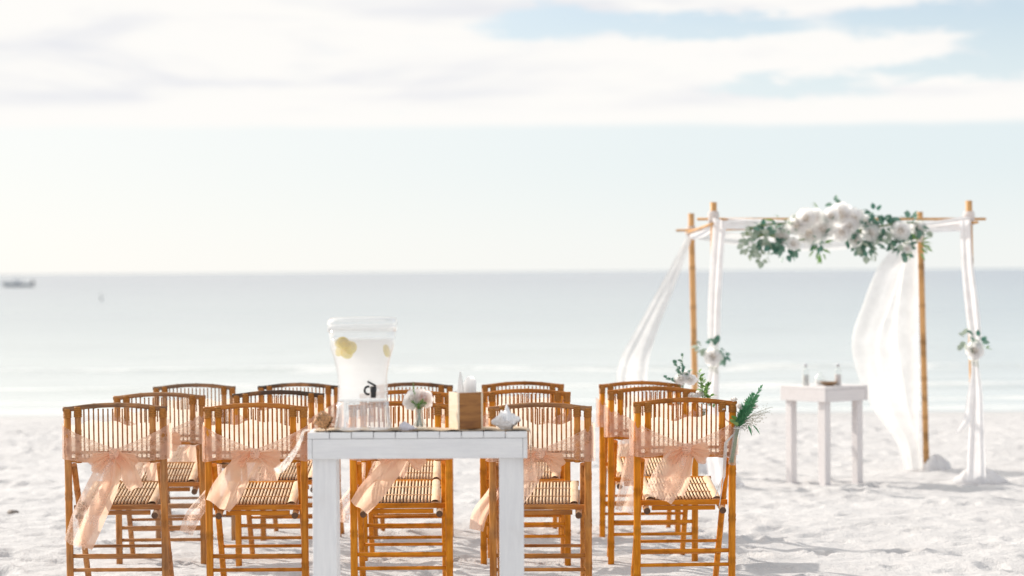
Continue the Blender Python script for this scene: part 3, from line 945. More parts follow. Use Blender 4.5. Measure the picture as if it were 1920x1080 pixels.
def posy(label, c, seed, rr):
    t = thing('rose_posy', label, 'posy', c, 0, 'posies tied to the arch posts')
    place(ROSE[seed % 3], 'rose', t, (0, -0.05, 0), face((0.05, -1, 0.25), seed), rr)
    place(ROSE[(seed + 1) % 3], 'rose', t, (0.0, -0.03, -0.05), face((0.2, -1, -0.3), seed), rr * 0.55)
    clump(t, (-0.05, 0.0, 0.06), 0.05, 12, L_SAGE, 'round_leaf', (0.8, 1.2), 0.03, True, seed)
    clump(t, (0.02, 0.0, 0.06), 0.05, 12, L_DARK, 'eucalyptus_leaf', (0.7, 1.1), 0.03, True, seed + 1)
    clump(t, (0.06, 0.0, 0.0), 0.035, 9, L_FRESH if seed % 2 else L_DARK, 'narrow_leaf' if seed % 2 else 'eucalyptus_leaf', (0.6, 1.0), 0.02, True, seed + 2)
    m = MB()
    for q in range(4):
        m.tube([(0.01 * q - 0.015, -0.01, 0.0), (0.012 * q - 0.02, -0.012, -0.06), (0.02 * q - 0.03, -0.012, -0.10 - 0.01 * q)], 0.0025, 5)
    m.build('stem', STEM, t)


posy('white rose posy with wide sage leaves on the front arch post behind the chairs', (1.425, 17.20, 0.845), 2, 0.066)
posy('white rose posy with dark leaf tips on the front arch post farthest from the chairs', (3.29, 17.23, 0.875), 5, 0.066)

# ------------------------------------------------------------------ ceremony table and what stands on it
CT = (2.235, 10.2, 0)
th = R(51)
cer = thing('ceremony_table', 'small square white table standing corner-on under the arch', 'table', (2.242 + 0.225 * (math.sin(th) - math.cos(th)), 17.34 + 0.225 * (math.sin(th) + math.cos(th)), -0.115), R(90) - th)
S_ = 0.45
for k in range(5):
    o = MB().box((-S_ / 2 + (k + 0.5) * S_ / 5, 0, 0.712), (S_ / 5 - 0.003, S_ - 0.004, 0.022)).build('plank', SHADED_PAINT, cer, 0.003)
for sx_ in (-1, 1):
    o = MB().box((0, sx_ * (S_ / 2 - 0.012), 0.657), (S_ - 0.052, 0.022, 0.086)).build('apron', SHADED_PAINT, cer, 0.002)
    o = MB().box((sx_ * (S_ / 2 - 0.012), 0, 0.657), (0.022, S_ - 0.001, 0.0865)).build('apron', SHADED_PAINT, cer, 0.002)
for sx_ in (-1, 1):
    for sy_ in (-1, 1):
        o = MB().box((sx_ * (S_ / 2 - 0.056), sy_ * (S_ / 2 - 0.056), 0.335), (0.057, 0.057, 0.73)).build('leg', SHADED_PAINT, cer, 0.003)
        o['grain'] = 1.0


def bottle(label, x, y, sand, r=0.026, h=0.15):
    t = thing('sand_bottle', label, 'bottle', (x, y, 0.609), 0, 'sand ceremony bottles')
    MB().lathe([(r * .95, 0.0), (r, 0.006), (r, h * .66), (r * .86, h * .76), (r * .5, h * .86), (r * .42, h * .93), (r * .5, h * .95)], 18).build('bottle_body', GLASS, t)
    MB().lathe([(r * .88, 0.004), (r * .9, 0.01), (r * .9, h * .52), (r * .5, h * .54), (0.0, h * .545)], 18).build('sand_filling', sand, t)
    MB().lathe([(r * .36, h * .9), (r * .38, h * .955), (r * .55, h * .96), (r * .5, h * 1.03), (r * .2, h * 1.05), (0.0, h * 1.05)], 14).build('stopper', BOATW, t)


bottle('clear bottle of grey sand standing nearer the chairs on the corner-on table', 2.133, 17.59, SAND_A)
bottle('clear bottle of pinkish sand standing beside the brown bowl', 2.368, 17.59, SAND_B)
t = thing('round_glass_vase', 'squat round clear glass vase between the two sand bottles', 'vase', (2.255, 17.70, 0.609))
MB().lathe([(0.022, 0), (0.04, 0.012), (0.046, 0.034), (0.04, 0.056), (0.02, 0.074), (0.012, 0.084), (0.018, 0.094)], 22).build('vase_body', GLASS, t)
MB().lathe([(0.02, 0.003), (0.036, 0.013), (0.042, 0.03), (0.0, 0.032)], 22).build('white_sand', SHELLW, t)
o = MB().lathe([(0.0, 0.0), (0.03, 0.0), (0.05, 0.012), (0.064, 0.028), (0.061, 0.029), (0.046, 0.017), (0.0, 0.010)], 26).build('wooden_bowl', BOWL, None, loc=(2.296, 17.54, 0.609))
tag(o, 'shallow brown wooden bowl between the two sand bottles', 'bowl')

# ------------------------------------------------------------------ chairs
W2 = 0.213          # half distance between the post centres


def chair_parts():
    """(name, mesh, children) for one bamboo folding chair seen from behind: origin between the rear feet, +Y to the front"""
    P = []
    lean = lambda z: 0.018 - 0.060 * z / 0.85
    for s in (-1, 1):
        P.append(('back_post', MB().bamboo((s * W2, lean(0), -0.03), (s * W2, lean(0.845), 0.845), 0.0165, (0.12, 0.36, 0.56, 0.8) if s < 0 else (0.2, 0.42, 0.66, 0.86), 12).mesh('back_post', B_UP), []))
        P.append(('inner_post', MB().bamboo((s * 0.166, lean(0.61) - 0.001, 0.61), (s * 0.166, lean(0.85), 0.855), 0.0145, (0.55,), 10).mesh('inner_post', B_UP), []))
        P.append(('front_leg', MB().bamboo((s * 0.191, 0.0 - 0.005, 0.60), (s * 0.191, 0.420, -0.03), 0.0140, (0.3, 0.7) if s > 0 else (0.2, 0.55, 0.85), 10).mesh('front_leg', B_UP), []))
        m = MB()
        for (x, z, hh) in ((s * W2, 0.832, 0.034), (s * 0.166, 0.838, 0.040)):
            for q in range(6):
                zz_ = z - hh / 2 + hh * q / 5
                m.lathe([(0.0172, -0.0036), (0.0192, 0), (0.0172, 0.0036)], 12, (x, lean(z), zz_))
        P.append(('binding', m.mesh('binding', B_WRAP), []))
        pole = MB().bamboo((s * 0.170, -0.018, 0.372), (s * 0.170, 0.35, 0.440), 0.0145, (0.3, 0.7), 12).mesh('seat_pole', B_Y)
        capm = MB().tube([(s * 0.170, -0.0215, 0.3715), (s * 0.170, -0.0178, 0.372)], 0.0150, 12).tube([(s * 0.170, -0.0225, 0.3715), (s * 0.170, -0.0216, 0.3716)], 0.006, 8).mesh('end_cap', B_END)
        P.append(('seat_pole', pole, [('end_cap', capm)]))
        sb = MB()
        Q = []
        for i in range(7):
            u = i / 6
            y, z = 0.035 + 0.345 * u, 0.418 + 0.062 * u
            Q.append([(s * 0.150 + 0.019 * math.cos(a), y, z + 0.013 * math.sin(a)) for a in np.linspace(math.pi, 0, 9)])
        sb.grid(Q)
        sb.box((s * 0.150, 0.207, 0.4445), (0.037, 0.345, 0.008), Matrix.Rotation(math.atan2(0.062, 0.345), 3, 'X'))
        P.append(('seat_side', sb.mesh('seat_side', B_Y), []))
    # top rail, slightly arched, with joints
    xs = np.linspace(-0.232, 0.232, 41)
    rr = []
    for x in xs:
        k = min(abs(x - q) for q in (-0.192, -0.095, 0.012, 0.105, 0.196))
        rr.append(0.0108 * (1 + 0.16 * math.exp(-(k / 0.006) ** 2)))
    P.append(('top_rail', MB().tube([(x, lean(0.86), 0.851 + 0.017 * (1 - min(1, abs(x) / 0.2) ** 2)) for x in xs], rr, 12).mesh('top_rail', B_TOP), []))
    P.append(('back_rail', MB().bamboo((-0.205, lean(0.62) + 0.002, 0.622), (0.205, lean(0.62) + 0.002, 0.622), 0.011, (0.25, 0.6), 10).mesh('back_rail', B_X), []))
    P.append(('back_rail', MB().bamboo((-0.205, lean(0.56) + 0.002, 0.655), (0.205, lean(0.56) + 0.002, 0.655), 0.007, (0.4,), 8).mesh('back_rail', B_X), []))
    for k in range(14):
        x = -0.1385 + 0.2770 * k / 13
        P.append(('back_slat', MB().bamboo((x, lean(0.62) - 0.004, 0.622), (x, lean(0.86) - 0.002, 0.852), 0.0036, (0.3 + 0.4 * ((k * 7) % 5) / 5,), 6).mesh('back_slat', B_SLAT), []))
    P.append(('seat_rail', MB().box((0, 0.028, 0.405), (0.392, 0.020, 0.022)).mesh('seat_rail', B_X), []))
    P.append(('seat_rail', MB().box((0, 0.040, 0.380), (0.285, 0.016, 0.020)).mesh('seat_rail', B_X), []))
    P.append(('seat_front_rail', MB().bamboo((-0.172, 0.392, 0.479), (0.172, 0.392, 0.479), 0.0125, (0.3, 0.7), 12).mesh('seat_front_rail', B_X), []))
    for k in range(17):
        x = -0.122 + 0.244 * k / 16
        P.append(('seat_slat', MB().bamboo((x, 0.040, 0.423), (x, 0.385, 0.483), 0.0048, (0.2 + 0.6 * ((k * 5) % 7) / 7,), 8).mesh('seat_slat', B_Y), []))
    for k in range(5):
        y = 0.075 + 0.068 * k
        z = 0.423 + 0.060 * (y - 0.04) / 0.345 - 0.0125
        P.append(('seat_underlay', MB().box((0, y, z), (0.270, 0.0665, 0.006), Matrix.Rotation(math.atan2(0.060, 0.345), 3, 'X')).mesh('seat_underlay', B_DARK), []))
    for y in (0.135, 0.270):
        z = 0.423 + 0.060 * (y - 0.04) / 0.345
        P.append(('seat_batten', MB().tube([(-0.134, y, z + 0.0045), (0.134, y, z + 0.0035)], 0.0032, 6).mesh('seat_batten', B_Y), []))
    for (z, r_) in ((0.190, 0.0095), (0.127, 0.0085)):
        P.append(('stretcher', MB().bamboo((-W2, lean(z), z), (W2, lean(z), z), r_, (0.3, 0.75), 8).mesh('stretcher', B_X), []))
    for (z, r_) in ((0.205, 0.0075), (0.150, 0.0085)):
        y = 0.420 - 0.425 * (z + 0.03) / 0.63
        P.append(('stretcher', MB().bamboo((-0.191, y, z), (0.191, y, z), r_, (0.4, 0.8), 8).mesh('stretcher', B_X), []))
    return P


PARTS = chair_parts()
colname = ['farthest from the arch', 'second from the sea-boat side', 'behind the drink dispenser', 'behind the wooden napkin box', 'nearest the arch']


def chair(label, x, y, z, rotz, we, char=0.0):
    tone = rng.uniform(0.0, 0.7)
    t = thing('bamboo_chair', label, 'chair', (x, y, z), rotz, 'rows of bamboo folding chairs')
    for (nm, me, kids) in PARTS:
        o = bpy.data.objects.new(nm, me)
        COL.objects.link(o)
        o.parent = t
        o['tone'] = 0.12 * rng.random() if nm.startswith('seat_s') else max(0.0, min(1.0, tone + rng.uniform(-0.25, 0.25)))
        o['weathering'] = max(0.0, min(1.0, we + (rng.uniform(0.1, 0.5) if (nm == 'top_rail' and we > 0.2) else rng.uniform(-0.06, 0.06))))
        if nm.startswith('seat_s'):
            o['weathering'] *= 0.45
        if nm == 'top_rail':
            o['charring'] = char
        for (n2, m2) in kids:
            c = bpy.data.objects.new(n2, m2)
            COL.objects.link(c)
            c.parent = o
    return t


def sash(label, x, y, z, rotz, tails, seed, loops=True, knot=(0.0, 0.655)):
    """lace sash: a band across the front of the backrest, folded round the posts and drawn to a bow behind"""
    r = random.Random(seed)
    t = thing('chair_sash', label, 'sash', (x, y, z), rotz, 'peach lace sashes on the chair backs')
    m = MB()
    ph = [r.uniform(0, 6.28) for _ in range(5)]
    kx, kz = knot
    # front band
    P = []
    for i in range(41):
        u = -1 + 2 * i / 40
        row = []
        for j in range(9):
            v = j / 8
            top = 0.787 + 0.010 * math.sin(5 * u + ph[0]) + 0.006 * math.sin(13 * u + ph[1])
            zz_ = 0.625 + (top - 0.625) * v
            row.append((u * 0.236, -0.036 * zz_ / 0.85 + 0.034 + 0.004 * math.sin(9 * v + 6 * u + ph[2]) - 0.016 * abs(u) ** 8, zz_))
        P.append(row)
    m.grid(P)
    m.build('front_band', SUNLIT_BAND, t)
    m = MB()
    # back panels drawn to the knot
    for s in (-1, 1):
        Q = []
        for i in range(31):
            u = i / 30
            row = []
            for j in range(15):
                v = j / 14
                top = 0.787 - (0.787 - (kz + 0.018)) * (u ** 0.78)
                bot = 0.620 + 0.006 * math.sin(6 * u + ph[3]) + (kz - 0.026 - 0.620) * u ** 3
                zz_ = bot + (top - bot) * v
                wrap = math.sin(min(1, u / 0.07) * math.pi / 2)
                xx = s * (0.240 * (1 - u) + 0.006 * (1 - wrap)) + kx * u
                yy = (0.012 * (1 - wrap) - 0.050 * wrap) + 0.012 * (0.8 - zz_) - 0.014 * math.sin(math.pi * u) * 0.4 \
                    + (0.004 + 0.008 * u) * math.sin(v * 15 + ph[4] + 2 * u) * min(1, u * 4)
                row.append((xx, yy, zz_))
            Q.append(row)
        m.grid(Q)
    m.build('band', LACE, t)
    # knot
    K = MB()
    prof = []
    for i in range(9):
        a = math.pi * i / 8
        prof.append((0.021 * math.sin(a) + 1e-4, -0.024 * math.cos(a)))
    K.lathe(prof, 14, (kx, -0.065, kz))
    kv = []
    for (vx, vy, vz) in K.v:
        a = math.atan2(vy + 0.065, vx - kx)
        f = 1 + 0.13 * math.sin(5 * a + 40 * vz)
        kv.append((kx + (vx - kx) * f, -0.092 + (vy + 0.065) * f * 0.9, vz))
    K.v = kv
    K.build('knot', LACE, t)
    if loops:
        for s in (-1, 1):
            m = MB()
            rad0, mid, half = r.uniform(0.082, 0.104), r.uniform(-0.45, -0.15), r.uniform(0.52, 0.68)
            for lay in (0, 1):
                Q = []
                for i in range(29):
                    q = -1 + 2 * i / 28
                    an = mid + half * q * (1 - 0.12 * lay)
                    row = []
                    for j in range(9):
                        v = j / 8
                        R_ = (0.012 + rad0 * v) * (1 - 0.22 * abs(q) ** 3.5) * (1 + 0.05 * math.cos(9 * q + ph[0]) * v) * (1 - 0.06 * lay)
                        row.append((kx + s * R_ * math.cos(an), -0.068 + 0.020 * lay * v - 0.026 * math.sin(math.pi * v * 0.85) * (1 - lay) - 0.008 * math.cos(9.5 * q + ph[1]) * min(1, 2.5 * v), kz + R_ * math.sin(an) - 0.010 * v * v))
                    Q.append(row)
                m.grid(Q)
            m.build('bow_loop', SHEER, t)
    for i, (C, mat) in enumerate(tails):
        mm = MB()
        ribbon(mm, C, 34, 12, 0.014, seed * 10 + i)
        mm.build('tail', mat, t)
    return t


def T_down(dx_, dz_, w0, w1, bow=0.03, x0=0.0, y0=-0.075, z0=0.65, y1=-0.10):
    return [(x0, y0, z0, w0), (x0 + dx_ * 0.35 + bow, (y0 + y1) / 2 - 0.015, z0 + dz_ * 0.33, w0 + (w1 - w0) * 0.55), (x0 + dx_ * 0.72 + bow * 0.4, y1 - 0.015, z0 + dz_ * 0.70, w1), (x0 + dx_, y1, z0 + dz_, w1 * 0.85)]


def T_side(ex, ez, w_=0.035):
    """tail that leaves the wrap at the side and blows past the post"""
    return [(-0.185, 0.05, 0.60, 0.025), (-0.20, 0.055, 0.49, w_ * 0.8), ((-0.235 + ex) / 2 - 0.01, 0.055, (0.43 + ez) / 2 + 0.01, w_), (ex, 0.05, ez, w_ * 0.9)]


rows = [  # (y, per column x, rail-peak ground offset)
    (10.81, (-1.772, -1.146, -0.500, 0.122, 0.766), (0.0, -0.004, 0.0, -0.010, 0.008)),
    (12.24, (-1.784, -1.181, -0.541, 0.062, 0.708), (-0.025, -0.018, -0.020, -0.018, -0.010)),
    (13.63, (-1.790, -1.200, -0.567, 0.057, 0.716), (-0.045, -0.045, -0.046, -0.044, -0.046))]
rots = [(R(0.5), R(0.5), R(1), R(-1.5), R(3.0)), (R(2), R(-1), R(1), R(-1), R(2)), (R(1), R(-2), R(0), R(1), R(1))]
wea = [(0.62, 0.10, 0.0, 0.42, 0.0), (0.55, 0.22, 0.0, 0.06, 0.0), (0.85, 0.30, 0.25, 0.05, 0.05)]
rowl = ['front', 'middle', 'back']
chair_lab = [
    ['weathered greyish brown bamboo chair, front row at the end farthest from the arch', 'honey brown bamboo chair in the front row, second from the boat end',
     'orange bamboo chair in the front row right behind the drink dispenser', 'brown bamboo chair in the front row behind the wooden napkin box', 'bright orange bamboo chair, front row at the end nearest the arch'],
    ['weathered brown bamboo chair, middle row at the end farthest from the arch', 'bamboo chair with a charred dark top rail, middle row, second from the boat end',
     'orange bamboo chair in the middle row behind the dispenser and pink peony', 'orange bamboo chair in the middle row behind the napkin box', 'orange bamboo chair, middle row at the end nearest the arch'],
    ['dark grey brown bamboo chair, back row at the end farthest from the arch', 'bamboo chair with a blackened top rail, back row, second from the boat end',
     'bamboo chair in the back row mostly hidden by the dispenser and peony', 'orange bamboo chair in the back row behind the napkin box', 'orange bamboo chair, back row at the end nearest the arch']]
sash_lab = [
    ['peach lace sash with long trailing tails, front row chair farthest from the arch', 'peach lace sash with a full round bow, front row chair second from the boat end',
     'peach lace sash on the front row chair behind the dispenser', 'peach lace sash on the front row chair behind the napkin box', 'peach lace sash with one wide tail, front row chair nearest the arch'],
    ['peach lace sash on the middle row chair farthest from the arch', 'peach lace sash on the middle row chair second from the boat end', 'peach lace sash on the middle row chair behind the dispenser',
     'peach lace sash on the middle row chair behind the napkin box', 'peach lace sash with a crumpled drooping tail, middle row chair nearest the arch'],
    ['peach lace sash on the back row chair farthest from the arch', 'peach lace sash on the back row chair second from the boat end', 'peach lace sash on the back row chair behind the dispenser',
     'peach lace sash on the back row chair behind the napkin box', 'peach lace sash on the back row chair nearest the arch']]
TAILS = {
    (0, 0): [(T_down(-0.175, -0.40, 0.045, 0.060, 0.0), LACE), (T_down(-0.135, -0.41, 0.03, 0.045, 0.03, y1=-0.085), SHEER), (T_down(0.10, -0.15, 0.03, 0.040, 0.02), SHEER)],
    (0, 1): [(T_down(-0.165, -0.225, 0.045, 0.068, -0.01), SHEER), (T_side(-0.325, 0.29), LACE)],
    (0, 2): [(T_down(-0.185, -0.24, 0.04, 0.056, 0.01), SHEER), (T_side(-0.27, 0.33), LACE)],
    (0, 3): [(T_down(-0.12, -0.20, 0.04, 0.055, 0.01), LACE), (T_side(-0.29, 0.30), SHEER)],
    (0, 4): [(T_down(-0.130, -0.215, 0.045, 0.075, -0.015), LACE), (T_down(-0.06, -0.20, 0.03, 0.055, 0.0, y1=-0.075), SHEER)],
    (1, 4): [(T_down(-0.150, -0.40, 0.045, 0.060, -0.03), LACE), (T_down(-0.12, -0.24, 0.04, 0.060, -0.03, y1=-0.08), SHEER)],
}
for ri, (y, xs_, zs) in enumerate(rows):
    for ci in range(5):
        chair(chair_lab[ri][ci], xs_[ci], y, zs[ci], rots[ri][ci], wea[ri][ci], {(1, 1): 0.95, (2, 1): 1.0, (2, 2): 0.7, (2, 0): 0.45, (0, 0): 0.4}.get((ri, ci), 0.12))
        sd = 50 + ri * 5 + ci
        rq = random.Random(sd)
        tl = TAILS.get((ri, ci)) or [(T_down(rq.uniform(-0.17, -0.10), rq.uniform(-0.34, -0.22), 0.04, 0.055, rq.uniform(-0.02, 0.02)), LACE),
                                     (T_down(rq.uniform(-0.12, 0.02), rq.uniform(-0.3, -0.2), 0.03, 0.05, 0.0, y1=-0.08), SHEER)]
        sash(sash_lab[ri][ci], xs_[ci], y, zs[ci], rots[ri][ci], tl, sd)


# ------------------------------------------------------------------ hanging flower tubes on the aisle chairs
def hanging_tube(label, x, y, z_top, lean_x, seed):
    t = thing('hanging_glass_tube', label, 'vase', (x, y, z_top - 0.175), 0, 'glass tubes hung on the aisle chairs')
    m = MB()
    pts, rs = [], []
    for u, r_ in ((0, 0.010), (0.02, 0.0165), (0.3, 0.0165), (0.7, 0.0170), (0.95, 0.0175), (1.0, 0.0195)):
        pts.append((lean_x * u, 0, 0.175 * u)); rs.append(r_)
    m.tube(pts, rs, 14)
    m.build('tube', GLASS, t)
    m = MB()
    for q in range(6):
        a = q * 1.05
        m.tube([(0.008 * math.cos(a), 0.008 * math.sin(a), 0.012), (lean_x * 0.5 + 0.006 * math.cos(a + 1), 0.006 * math.sin(a + 1), 0.09), (lean_x + 0.008 * math.cos(a + 2), 0.008 * math.sin(a + 2), 0.175)], 0.0023, 5)
    m.build('stem', STEM, t)
    m = MB()
    for (sx_, ex, L) in ((-0.03, -0.075, 0.30), (-0.025, -0.055, 0.34), (-0.02, -0.04, 0.24)):
        m.tube([(lean_x, 0.0, 0.16), (sx_, -0.004, 0.10), (sx_ - 0.01, -0.006, -0.05), (ex, -0.008, 0.16 - L)], 0.0022, 5, flat=0.4)
    m.tube([(lean_x + 0.0185 * math.cos(a), 0.0185 * math.sin(a), 0.165) for a in np.linspace(0, 6.28, 13)], 0.003, 5)
    m.tube([(lean_x, 0.015, 0.165), (-0.02, 0.035, 0.20), (-0.045, 0.02, 0.245), (-0.03, -0.005, 0.25)], 0.003, 5)
    m.build('ribbon', RIBBON, t)
    return t


hanging_tube('glass tube of green stems on the front row chair nearest the arch', 0.972, 10.755, 0.760, 0.03, 1)
hanging_tube('glass tube hung on the post of the middle row chair nearest the arch', 0.945, 12.185, 0.755, 0.02, 2)
hanging_tube('glass tube hung on the back row chair nearest the arch', 0.935, 13.575, 0.725, 0.0, 3)


def sprig(mb, base, tip, n, L, W, seed, droop=0.2):
    """narrow needles along a stem, joined"""
    r = random.Random(seed)
    b, e = Vector(base), Vector(tip)
    ax = (e - b).normalized()
    for k in range(n):
        u = (k + 0.5) / n
        p = b.lerp(e, u)
        dv = (ax * r.uniform(0.7, 1.3) + Vector((r.uniform(-1, 1), r.uniform(-1, 1), r.uniform(-0.6, 0.8)))).normalized()
        sd = dv.cross(Vector((r.uniform(-.3, .3), 1, r.uniform(-.3, .3)))).normalized() * W / 2
        l_ = L * (1 - 0.5 * u) * r.uniform(0.7, 1.2)
        mb.add([p, p + dv * l_ * 0.5 + sd, p + dv * l_, p + dv * l_ * 0.5 - sd], [(0, 1, 2, 3)])
    mb.tube([b, b.lerp(e, 0.5) + Vector((0, 0, 0.004)), e], [0.0022, 0.0018, 0.001], 5)


def bouquet(label, c, kind, seed):
    t = thing('aisle_bouquet', label, 'bouquet', c, 0, 'bouquets in the glass tubes on the aisle chairs')
    r = random.Random(seed)
    if kind == 'fern':
        for i, (tx, ty, tz, n) in enumerate(((0.105, 0.0, 0.165, 70), (0.068, -0.02, 0.135, 90), (0.088, 0.02, 0.125, 80), (0.048, 0.0, 0.11, 80), (0.025, -0.01, 0.08, 70), (0.06, -0.02, 0.07, 70), (0.08, -0.01, 0.10, 80))):
            m = MB(); sprig(m, (0, 0, -0.01), (tx, ty, tz), n, 0.040, 0.0055, seed + i); m.build('fern_frond', FERN, t)
        for i in range(9):
            e = (0.155 - 0.013 * i, r.uniform(-0.03, 0.03), 0.075 - 0.013 * i + r.uniform(-.01, .015))
            m = MB()
            m.tube([(0, 0, 0), (e[0] * 0.5, e[1] * 0.5, e[2] * 0.5 + 0.01), e], [0.0016, 0.0014, 0.0008], 5)
            for k in range(34):
                u = r.uniform(0.3, 1.05)
                p = Vector((e[0] * u, e[1] * u, e[2] * u + 0.012 * (1 - u))) + Vector((r.gauss(0, 0.010), r.gauss(0, 0.010), r.gauss(0, 0.010)))
                m.lathe([(0.0, -0.0021), (0.0022, 0), (0.0, 0.0021)], 5, tuple(p))
            m.build('dried_spray', SPRAY, t)
        for (dv, s_) in (((0.35, -0.3, -0.9), 0.9), ((0.75, -0.1, -0.75), 0.95), ((0.5, 0.3, -0.7), 0.7)):
            p = Vector((0.03, -0.01, 0.0)) + Vector((0.05 * dv[0], 0, 0))
            place(L_LONG, 'long_leaf', t, tuple(p), orient(dv, 0.6), s_)
        for (x_, z_) in ((-0.022, 0.035), (-0.014, 0.008), (-0.03, 0.02)):
            place(L_ROUND, 'round_leaf', t, (x_ + 0.012, -0.02, z_ - 0.012), orient((-0.5, -0.4, 0.8), 0.3), 0.7)
        for i, (x_, y_, z_, s_) in enumerate(((0.012, -0.01, 0.085, 0.017), (0.075, 0.02, 0.085, 0.02), (-0.012, 0.01, 0.115, 0.014), (0.05, 0.03, 0.095, 0.018))):
            place(ROSE[i % 3], 'blossom', t, (x_, y_, z_), face((r.uniform(-.5, .5), -0.6, 0.8), i), s_)
    else:
        if kind == 'blooms':
            for i, (x_, y_, z_, s_) in enumerate(((-0.01, -0.02, 0.055, 0.036), (0.045, -0.02, 0.05, 0.034), (0.02, 0.01, 0.075, 0.03))):
                place(ROSE[i % 3], 'blossom', t, (x_, y_, z_), face((r.uniform(-.3, .3), -0.8, 0.6), i), s_)
            sp = ((-0.10, 0, 0.06, 9), (-0.045, 0, 0.155, 9), (0.0, 0.01, 0.19, 8), (-0.02, 0.02, 0.12, 8), (0.045, 0.02, 0.10, 6))
        else:
            for i, (x_, y_, z_, s_) in enumerate(((-0.05, -0.01, 0.03, 0.024), (-0.02, 0.0, 0.045, 0.022))):
                place(ROSE[i % 3], 'blossom', t, (x_, y_, z_), face((r.uniform(-.3, .3), -0.8, 0.6), i), s_)
            sp = ((-0.02, 0, 0.155, 10), (0.03, 0, 0.09, 12), (0.045, 0.01, 0.03, 10), (0.0, 0.02, 0.12, 10), (0.06, -0.01, -0.03, 6), (0.02, -0.02, 0.06, 8))
        for i, (tx, ty, tz, n) in enumerate(sp):
            m = MB()
            m.tube([(0, 0, -0.01), (tx * 0.4, ty, tz * 0.55), (tx, ty, tz)], [0.002, 0.0016, 0.001], 5)
            m.build('stem', STEM, t)
            for k in range(n):
                u = 0.35 + 0.65 * k / n
                p = (tx * u * (0.8 + 0.2 * u), ty * u, tz * u)
                place(L_DARK if kind == 'blooms' else L_FRESHB, 'leaf', t, p, orient((tx * 3 + r.uniform(-.7, .7), r.uniform(-.8, .4), 0.6 + r.uniform(-.4, .5)), r.uniform(-1, 1)), r.uniform(0.38, 0.62))
    return t


L_ROUND = leaf_mesh('round_leaf', FRESH, 0.045, 0.036, 0.3, 0.7)
L_FRESHB = leaf_mesh('leaf', FRESH, 0.07, 0.030, 0.4)
bouquet('dark fern and dried spray bouquet on the front row chair nearest the arch', (0.998, 10.75, 0.765), 'fern', 11)
bouquet('leafy green sprigs with small white buds on the middle row chair nearest the arch', (0.96, 12.18, 0.79), 'leaves', 22)
bouquet('white blooms with upright eucalyptus tips on the back row chair nearest the arch', (0.955, 13.565, 0.795), 'blooms', 33)

# ------------------------------------------------------------------ drinks table
TX0, TX1, TY0, TY1, TZ = -0.759, 0.054, 8.925, 9.165, 0.862
tx, ty = (TX0 + TX1) / 2, (TY0 + TY1) / 2
tab = thing('drinks_table', 'narrow white painted plank table in front of the chairs holding the drink dispenser', 'table', (tx, ty, 0))
NP = 10
pw = (TX1 - TX0) / NP
for k in range(NP):
    o = MB().box((TX0 + (k + 0.5) * pw - tx, 0, TZ - 0.0115 + rng.uniform(-0.0008, 0.0008)), (pw - 0.0022, TY1 - TY0 + rng.uniform(-0.002, 0.003), 0.023)).build('plank', PAINT, tab, 0.0025)
for yy in (-1, 1):
    MB().box((0, yy * ((TY1 - TY0) / 2 - 0.014), TZ - 0.0245 - 0.037), (TX1 - TX0 - 0.036, 0.022, 0.074)).build('apron', PAINT, tab, 0.002)
for xx in (-1, 1):
    MB().box((xx * ((TX1 - TX0) / 2 - 0.0085), 0, TZ - 0.0245 - 0.0375), (0.017, TY1 - TY0 - 0.007, 0.075)).build('apron', PAINT, tab, 0.002)
for (xa, xb) in ((-0.744, -0.655), (-0.052, 0.039)):
    for yy in (TY0 + 0.028 + 0.04, TY1 - 0.028 - 0.04):
        o = MB().box(((xa + xb) / 2 - tx, yy - ty, (TZ - 0.026) / 2 - 0.02), (xb - xa, 0.078, TZ - 0.026 + 0.04)).build('leg', PAINT, tab, 0.003)
        o['grain'] = 1.0

# burlap runner with a lace end that blows off the table
run = thing('table_runner', 'burlap runner lying along the white drinks table with a blowing lace end', 'table runner', (tx, ty, TZ))
path = [(-0.385, 0.0035), (-0.36, 0.003)] + [(-0.34 + 0.68 * k / 20, 0.0035 + 0.0022 * math.sin(k * 1.9)) for k in range(1, 20)] + [(0.36, 0.004), (0.398, 0.0045), (0.414, -0.004), (0.420, -0.025), (0.418, -0.08), (0.4195, -0.142)]
P = []
for i, p in enumerate(spline(path, 90)):
    P.append([(p[0], -0.100 + 0.17 * j / 7 + 0.005 * math.sin(i * 0.35) - (0.012 if p[0] > 0.40 else 0) + 0.004 * math.sin(i * 0.2 + j), p[1] + 0.0012 * math.sin(i * 0.9 + j * 1.7)) for j in range(8)])
o = MB().grid(P).build('burlap', BURLAP, run)
o.modifiers.new('thick', 'SOLIDIFY').thickness = 0.0015
LZ = [(-0.375, 0.004), (-0.408, 0.0035), (-0.422, -0.008), (-0.432, -0.040), (-0.455, -0.085), (-0.490, -0.135), (-0.515, -0.160)]
P = []
for i, p in enumerate(spline(LZ, 36)):
    u = i / 35
    P.append([(p[0] - 0.018 * u * (1 - v), -0.095 + 0.05 * v - 0.02 * u, p[1] + 0.002 + 0.022 * u * (1 - v) + 0.003 * math.sin(8 * u + 5 * v)) for v in (0, .17, .33, .5, .67, .83, 1)])
MB().grid(P).build('lace_end', WLACE, run)

